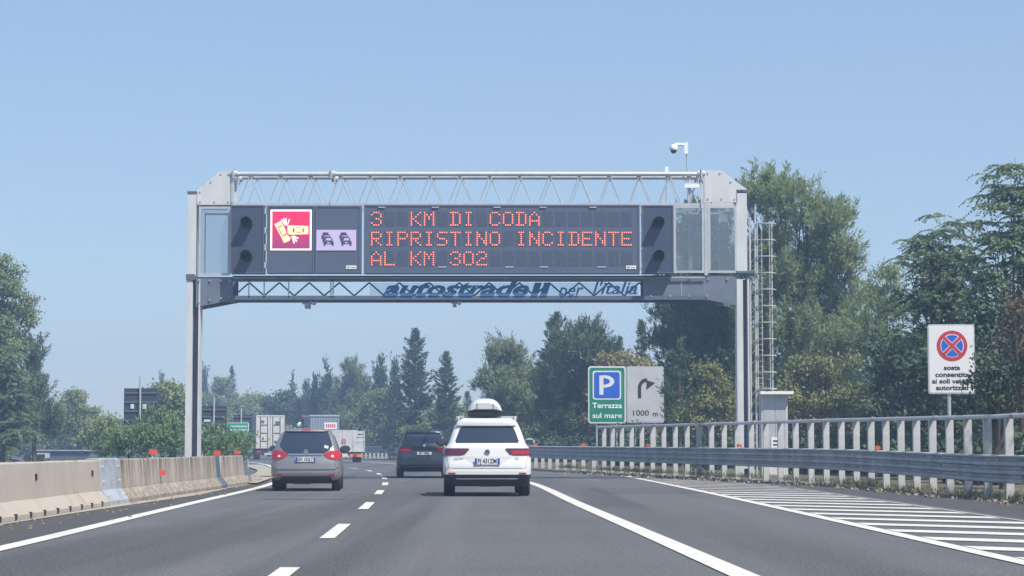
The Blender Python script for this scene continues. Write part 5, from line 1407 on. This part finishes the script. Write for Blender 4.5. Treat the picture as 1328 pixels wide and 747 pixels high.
def cypress(label, Y, px, pytop, hwpx, group='slim cypress trees in the distance', zg=0.0, lm='cypress'):
    seedc[0] += 1; rng = np.random.default_rng(seedc[0]); t = thing('cypress_tree', label, 'tree', (xa(px, Y), Y, zg), 0, group)
    h = za(pytop, Y) - zg; r = hwpx * Y / F_PX; bl = []
    for i in range(8):
        f = (i + .5) / 8; rr = r * (math.sin(math.pi * min(1, f * .93 + .12)) ** .6); bl.append((0, 0, h * f, rr, rr, h / 12))
    V = crown_leaves(bl, 'cypress', rng, 1.3, 1.3); quads_object('crown', V, LM[lm], t)
    b = B(); b.tube((0, 0, 0), (0, 0, h * .8), .14, .03, 8); b.build('trunk', M['bark'], t)

GR = 'trees and shrubs behind the right guard rail'
GL = 'trees beyond the opposite carriageway on the left'
GC = 'trees in the distance beyond the bend'
# right side
tree('pine_tree', 'tall feathery light green pine behind the caged ladder, tallest tree in the photo', 'tree', 100,
     [(1010, 262, 34, 48), (1045, 285, 38, 42), (975, 270, 24, 42), (1085, 300, 32, 40), (1105, 350, 26, 34), (1040, 350, 62, 50), (985, 345, 34, 50), (1075, 395, 52, 45), (1105, 430, 34, 50), (1010, 420, 60, 55), (1060, 460, 66, 50), (990, 490, 50, 50)], 'pine', 'pine', 1.5, 1.0, GR, tr=.28, zg=.2)
tree('pine_tree', 'smaller wispy pine between the tallest pine and the drooping leaf trees', 'tree', 92,
     [(1155, 365, 20, 28), (1135, 400, 26, 34), (1165, 410, 26, 34), (1140, 450, 36, 40), (1165, 475, 40, 40)], 'pine', 'pine', 1.1, .9, GR, zg=.2)
tree('pine_tree', 'dark shaded pine under the right end of the gantry beam, overhanging the distance sign', 'tree', 105,
     [(895, 312, 26, 36), (930, 300, 28, 36), (905, 360, 44, 40), (940, 365, 30, 40), (870, 405, 32, 22), (905, 410, 40, 28), (945, 420, 30, 32), (880, 450, 38, 36), (925, 460, 40, 38), (895, 505, 40, 42), (895, 450, 50, 46), (940, 510, 36, 40), (872, 540, 24, 34), (905, 560, 44, 34)], 'pine', 'darkpine', 1.7, 1.0, GR, zg=.2)  # deep shade on this pine put in through the dark needle colour
tree('pine_tree', 'thin dark pine branches reaching over the right edge of the distance sign', 'tree', 97,
     [(880, 500, 14, 22), (873, 532, 10, 14), (884, 470, 14, 20), (890, 540, 16, 26), (868, 512, 5, 8)], 'pine', 'darkpine', 1.6, .8, GR, tr=.08, zg=.2)
tree('broadleaf_bush', 'yellow green bush low behind the guard rail left of the right gantry leg', 'bush', 90,
     [(905, 520, 24, 28), (930, 495, 22, 30), (945, 530, 20, 30), (893, 545, 20, 20), (915, 555, 30, 20)], 'broad', 'yellow', 1.3, .9, GR, zg=.2)
tree('broadleaf_bush', 'large yellowish bush right of the control cabinet', 'bush', 86,
     [(1040, 500, 36, 36), (1075, 480, 34, 34), (1095, 515, 34, 34), (1050, 535, 40, 28), (1100, 545, 36, 24), (1015, 530, 24, 32)], 'broad', 'yellow', 1.25, .9, GR, zg=.15)
tree('broadleaf_bush', 'dark bush filling the gap left of the no stopping sign', 'bush', 78,
     [(1150, 470, 36, 48), (1185, 460, 30, 56), (1140, 530, 44, 34), (1190, 530, 44, 34), (1215, 500, 30, 40)], 'broad', 'darkbroad', 1.5, .9, GR, zg=.1)  # shade over this bush put in through its dark leaf colour
tree('tree_of_heaven', 'drooping long leaved tree left of the no stopping sign top', 'tree', 70,
     [(1225, 305, 36, 34), (1240, 320, 40, 40), (1200, 335, 34, 30), (1208, 350, 36, 30), (1255, 350, 44, 44), (1190, 375, 30, 28), (1235, 375, 44, 44), (1215, 385, 46, 34), (1180, 400, 30, 24), (1255, 400, 42, 40), (1215, 430, 50, 32)], 'ailanthus', 'ailanthus', 1.5, .82, GR, tr=.14, depth=.8, zg=.1)
tree('tree_of_heaven', 'drooping long leaved tree cut off by the right edge of the photo', 'tree', 66,
     [(1322, 250, 42, 42), (1335, 235, 36, 34), (1300, 290, 36, 36), (1305, 325, 38, 40), (1345, 300, 40, 60), (1300, 360, 34, 34), (1330, 380, 50, 50)], 'ailanthus', 'ailanthus', 1.5, .85, GR, tr=.14, depth=.8, zg=.1)
tree('broadleaf_bush', 'dark undergrowth behind the no stopping sign', 'bush', 62,
     [(1220, 480, 50, 60), (1270, 450, 44, 60), (1310, 440, 44, 70), (1250, 540, 50, 34), (1310, 530, 60, 44), (1200, 545, 40, 30)], 'broad', 'darkbroad', 1.5, .85, GR, zg=.1)
tree('reddish_shrub', 'reddish brown shrub at the right edge above the sign', 'shrub', 57,
     [(1322, 405, 24, 30), (1316, 440, 20, 24), (1335, 440, 40, 50)], 'broad', 'red', 1.4, .75, GR, zg=.05)
tree('broadleaf_bush', 'dark leafy bush overlapping the right edge of the no stopping sign', 'bush', 52,
     [(1290, 470, 24, 24), (1278, 498, 20, 24), (1283, 500, 24, 24), (1310, 500, 34, 44), (1340, 470, 36, 60), (1300, 540, 34, 26)], 'broad', 'darkbroad', 1.6, .6, GR, zg=.03)
for i, (X_, Y_, s_, lb) in enumerate(((14.5, 42, 9.2, 'drooping long leaved tree out of view right of the near guard rail'), (15.2, 33, 9.0, 'drooping long leaved tree out of view beside the camera car'))):
    t = thing('tree_of_heaven', lb, 'tree', (X_, Y_, 0), 0, GR); rng = np.random.default_rng(900 + i)
    bl = [(rng.normal(0, .8), rng.normal(0, .8), s_ * f, 1.3, 1.3, .9) for f in (.45, .6, .75, .88, .95)]
    quads_object('crown', crown_leaves(bl, 'ailanthus', rng, 1.3, 1.0), LM['ailanthus'], t); trunk_obj(t, s_ * .8, bl, .14, rng)
# centre
tree('pine_tree', 'rounded grey green pine right behind the roof box', 'tree', 140,
     [(655, 470, 26, 28), (672, 485, 22, 34), (640, 500, 26, 24), (665, 520, 34, 34), (650, 555, 38, 28), (690, 540, 26, 34)], 'pine', 'grey', 1.3, 1.25, GC, zg=.1)
conifer('dark ragged conifer with a bent tip left of the parking sign', 134, 722, 408, 34, 'darkpine', GC, 14000, 1.5, base=.02)
tree('pine_tree', 'dark broad pine just left of the parking sign', 'tree', 128,
     [(765, 440, 26, 24), (745, 470, 34, 32), (775, 470, 26, 34), (730, 510, 40, 36), (765, 520, 36, 40), (720, 555, 34, 30), (755, 560, 44, 28)], 'pine', 'darkpine', 1.4, 1.2, GC, zg=.1)
tree('round_tree', 'olive brown tree top showing above the parking sign', 'tree', 122,
     [(800, 475, 30, 18), (825, 480, 26, 22), (785, 500, 28, 26), (815, 510, 34, 30), (800, 550, 44, 30), (840, 540, 30, 40)], 'broad', 'olive', 1.3, 1.15, GC, zg=.1)
conifer('slim dark conifer tip above the olive tree', 150, 805, 440, 10, 'darkpine', GC, 4000, 1.4)
conifer('dark conifer tip beside the dark pine under the gantry', 140, 832, 418, 14, 'darkpine', GC, 5000, 1.4)
conifer('very small distant conifer left of the roof box', 210, 606, 510, 9, 'darkpine', GC, 3000, 1.6)
conifer('tall dark ragged conifer in the middle of the distance, highest of its group', 186, 538, 428, 31, 'cypress', GC, 16000, 1.6, base=.02)
conifer('dark conifer with thin tip between the tall conifer and the roof box', 174, 578, 458, 24, 'darkpine', GC, 10000, 1.5)
cypress('thin cypress touching the left side of the tall conifer', 205, 512, 474, 9)
cypress('single slim cypress left of the tall conifer', 216, 494, 468, 9.5)
cypress('broad dark cypress above the box lorry, right one of the pair', 240, 423, 481, 11)
cypress('narrow dark cypress above the box lorry, left one of the pair', 242, 407, 491, 7.5)
cypress('thin dark cypress tip farther left above the silver car', 250, 397, 500, 5)
cypress('tiny cypress tip standing over the trees above the silver car', 270, 378, 498, 4.5)
cypress('slim cypress just right of the left gantry leg', 295, 263, 480, 7)
cypress('thin pointed cypress left of the left gantry leg', 300, 209, 488, 4)
tree('pine_tree', 'medium green pine between the two cypress groups', 'tree', 226,
     [(458, 490, 16, 18), (450, 515, 20, 22), (470, 520, 18, 26), (455, 550, 30, 28)], 'pine', 'grey', 1.3, 1.4, GC, zg=.1)
tree('round_tree', 'green rounded tree below the single slim cypress', 'tree', 214,
     [(495, 525, 22, 20), (480, 550, 26, 26), (515, 555, 26, 26)], 'broad', 'broad', 1.3, 1.5, GC, zg=.1)
tree('round_shrub', 'olive brown rounded shrub above the dropside truck and guard rail', 'shrub', 207,
     [(515, 556, 22, 20), (502, 570, 22, 14), (532, 568, 18, 16)], 'broad', 'olive', 1.7, 1.5, GC, zg=.1)
tree('round_tree', 'green tree behind the dark people carrier', 'tree', 184,
     [(572, 545, 26, 24), (595, 550, 20, 28), (555, 565, 30, 20), (620, 560, 28, 20)], 'broad', 'broad', 1.4, 1.5, GC, zg=.1)
tree('round_tree', 'small dark bushy tree above the box lorry', 'tree', 252,
     [(385, 530, 20, 18), (365, 525, 18, 16), (400, 545, 24, 24), (440, 545, 24, 24)], 'broad', 'darkbroad', 1.5, 1.7, GC, zg=.1)
tree('round_tree', 'pale green tree above the container lorry', 'tree', 275,
     [(330, 528, 24, 18), (350, 535, 22, 22), (320, 550, 26, 26), (365, 560, 26, 22)], 'broad', 'light', 1.5, 1.8, GC, zg=.1)
tree('round_tree', 'green tree right of the slim cypress by the gantry leg', 'tree', 290,
     [(287, 503, 12, 14), (280, 530, 20, 24), (300, 535, 16, 26)], 'broad', 'grey', 1.4, 1.5, GC, zg=.1)
conifer('small dark conifer right of the left gantry leg', 292, 300, 476, 11, 'cypress', GC, 5000, 1.5)
tree('round_tree', 'light green rounded tree left of the left gantry leg', 'tree', 160,
     [(225, 510, 20, 18), (238, 535, 20, 26), (208, 530, 20, 24), (222, 560, 32, 22)], 'broad', 'light', 1.4, 1.4, GL, zg=.1)
# left
tree('round_tree', 'tall leafy tree at the left edge of the photo', 'tree', 132,
     [(-10, 362, 24, 30), (10, 372, 18, 22), (-14, 380, 30, 34), (8, 395, 24, 24), (30, 400, 18, 16), (26, 412, 22, 18), (-5, 440, 34, 44), (14, 450, 26, 34), (-20, 500, 44, 60)], 'broad', 'grey', 1.2, 1.0, GL, tr=.22, zg=-.2)
tree('tree_of_heaven', 'yellow green drooping leaf tree low at the left edge', 'tree', 122,
     [(8, 470, 26, 24), (-10, 500, 36, 36), (18, 510, 26, 28), (-5, 550, 40, 34), (20, 560, 26, 24)], 'ailanthus', 'ailanthus', 1.6, 1.0, GL, zg=-.2)
tree('pine_tree', 'dark pine behind the left edge trees', 'tree', 138,
     [(38, 462, 12, 16), (40, 490, 18, 26), (50, 520, 20, 30), (35, 550, 30, 34), (62, 560, 22, 26)], 'pine', 'darkpine', 1.5, 1.1, GL, zg=-.2)
tree('round_tree', 'dark green round tree above the ribbed shed', 'tree', 184,
     [(95, 528, 22, 18), (80, 550, 26, 26), (110, 552, 24, 26), (125, 560, 18, 18)], 'broad', 'broad', 1.5, 1.3, GL, zg=-.1)
tree('round_shrub', 'light green shrub left of the leftmost sign back', 'shrub', 138,
     [(140, 560, 20, 18), (120, 570, 20, 16), (155, 568, 16, 16)], 'broad', 'light', 1.6, 1.2, GL, zg=-.1)
# oleander hedge in the median
ol_lab = ['oleander shrub behind the barrier under the leftmost sign back', 'oleander shrub right of the leftmost sign pole', 'oleander shrub just left of the gantry leg', 'oleander shrub just right of the gantry leg', 'oleander shrub below the green sign', 'oleander shrub at the bent pole of the green sign', 'oleander shrub left of the leftmost sign pole']
for i, (px, py, rx, ry, Yo) in enumerate(((168, 572, 20, 20, 84), (196, 566, 22, 26, 82), (224, 570, 18, 22, 80), (268, 572, 18, 20, 86), (293, 573, 17, 20, 88), (315, 577, 14, 14, 92), (142, 580, 16, 12, 90))):
    tree('oleander_shrub', ol_lab[i], 'shrub', Yo, [(px, py, rx * .7, ry), (px - rx * .55, py + 6, rx * .6, ry * .75), (px + rx * .55, py + 5, rx * .6, ry * .75), (px, py + 14, rx, ry * .6)], 'oleander', 'oleander', 1.8, 1.0, 'oleander shrubs in the median', zg=-.05, tr=.04)
# far woodland, one mass
rng = np.random.default_rng(55); bl = []
for i in range(150):
    Yw = rng.uniform(235, 330); Xw = rng.uniform(-.30, .30) * Yw
    h = rng.uniform(2.6, 5.5) + (3.0 if Xw > 5 else 0); r = rng.uniform(2.2, 3.6); bl.append((Xw, Yw, h * .5, r, r, h * .55))
V = crown_leaves(bl, 'broad', rng, .55, 2.6); V[:, 2] = np.maximum(V[:, 2], 0)
tag(quads_object('far_woodland', V, LM['grey']), 'mass of distant woodland closing the view', 'woodland', kind='stuff')
# undergrowth behind right rail, one mass
bl = []
for i in range(90):
    Yw = rng.uniform(36, 215); off = rng.uniform(2.6, 7.5); r = rng.uniform(.8, 1.5); h = rng.uniform(.9, 1.5) * (1 + (Yw > 100) * .6)
    bl.append((railX(Yw) + off, Yw, h * .45, r, r, h * .6))
V = crown_leaves(bl, 'broad', rng, 1.0, 1.1); V[:, 2] = np.maximum(V[:, 2], 0)
tag(quads_object('undergrowth', V, LM['darkbroad']), 'dark undergrowth along the foot of the trees behind the right guard rail', 'undergrowth', kind='stuff')
bl = []
for i in range(60):
    Yw = rng.uniform(90, 230); Xw = leftX(Yw) - rng.uniform(18.5, 27); r = rng.uniform(1.2, 2.2); h = rng.uniform(1.5, 3.2); bl.append((Xw, Yw, h * .4, r, r, h * .6))
V = crown_leaves(bl, 'broad', rng, .9, 1.5); V[:, 2] = np.maximum(V[:, 2], -.2)
tag(quads_object('roadside_scrub', V, LM['broad']), 'green scrub along the far side of the opposite carriageway', 'scrub', kind='stuff')

bl = []
for i in range(46):
    Yw = rng.uniform(108, 150); off = rng.uniform(9, 26); r = rng.uniform(1.6, 2.6); h = rng.uniform(4.5, 7.0)
    bl.append((railX(Yw) + off, Yw, h * .5, r, r, h * .5))
V = crown_leaves(bl, 'broad', rng, .9, 1.5); V[:, 2] = np.maximum(V[:, 2], 0)
tag(quads_object('dark_woodland', V, LM['darkbroad']), 'dark mass of woodland filling the gaps behind the trees on the right', 'woodland', kind='stuff')
# dry grass and litter on the verge
rng = np.random.default_rng(77); n = 9000
cl = rng.uniform(24, 95, 150); Yg = cl[rng.integers(0, 150, n)] + rng.normal(0, .28, n); co_ = {}
base_ = np.array([[railX(y_) + float(np.clip(rng.normal(-.05, .32), -.62, .9)), y_, max(0, railZ(y_)) - .01] for y_ in Yg])
V = leaf_mesh('', base_, np.array([[0, 0, 1.0]]) + rng.normal(0, .35, (n, 3)), rng.uniform(.05, .30, n) * rng.uniform(.5, 1, n), .016, rng)
tag(quads_object('dry_grass', V, M['drygrass']), 'dry grass tufts around the guard rail posts', 'grass', kind='stuff')
b = B()
for i in range(900):
    Yd = random.uniform(24, 92); xx = railX(Yd) - random.uniform(.1, 1.15); r = random.uniform(.015, .06)
    q = Matrix.Rotation(random.uniform(0, 6), 3, 'Z') @ Matrix.Rotation(random.uniform(0, 3), 3, 'X')
    zt_ = np.interp(xx, [edgeR(Yd), railX(Yd) + 1.2], [0, railZ(Yd) + .02]); b.box((xx, Yd, zt_ + r * .3), (r, r * 1.6, r * .7), q)
tag(b.build('litter', M['debris']), 'dead leaves and stones scattered under the guard rail', 'litter', kind='stuff')
b = B()
for i in range(90):
    Yd = random.uniform(24, 62); xx = barX(Yd) + abs(random.gauss(0, .5)) + .05; r = random.uniform(.012, .035)
    b.box((xx, Yd, .012 + r * .2), (r, r * 1.4, r * .6), Matrix.Rotation(random.uniform(0, 6), 3, 'Z'))
tag(b.build('gravel', M['debris']), 'scattered pale grit on the left shoulder beside the concrete barrier', 'gravel', kind='stuff')

# ------------------------------------------------------------------ haze
hb = B(); hb.bx(-400, 400, -60, 520, -1.3, 24)
hz = hb.build('haze', [], None)
hm = bpy.data.materials.new('haze_air'); hm.use_nodes = True; n = hm.node_tree.nodes; L = hm.node_tree.links; n.clear()
o_ = n.new('ShaderNodeOutputMaterial'); pv = n.new('ShaderNodeVolumePrincipled'); pv.inputs['Color'].default_value = (.50, .70, 1.0, 1); pv.inputs['Density'].default_value = .0014
pv.inputs['Anisotropy'].default_value = .3
L.new(pv.outputs[0], o_.inputs['Volume']); hz.data.materials.append(hm); hz['kind'] = 'stuff'
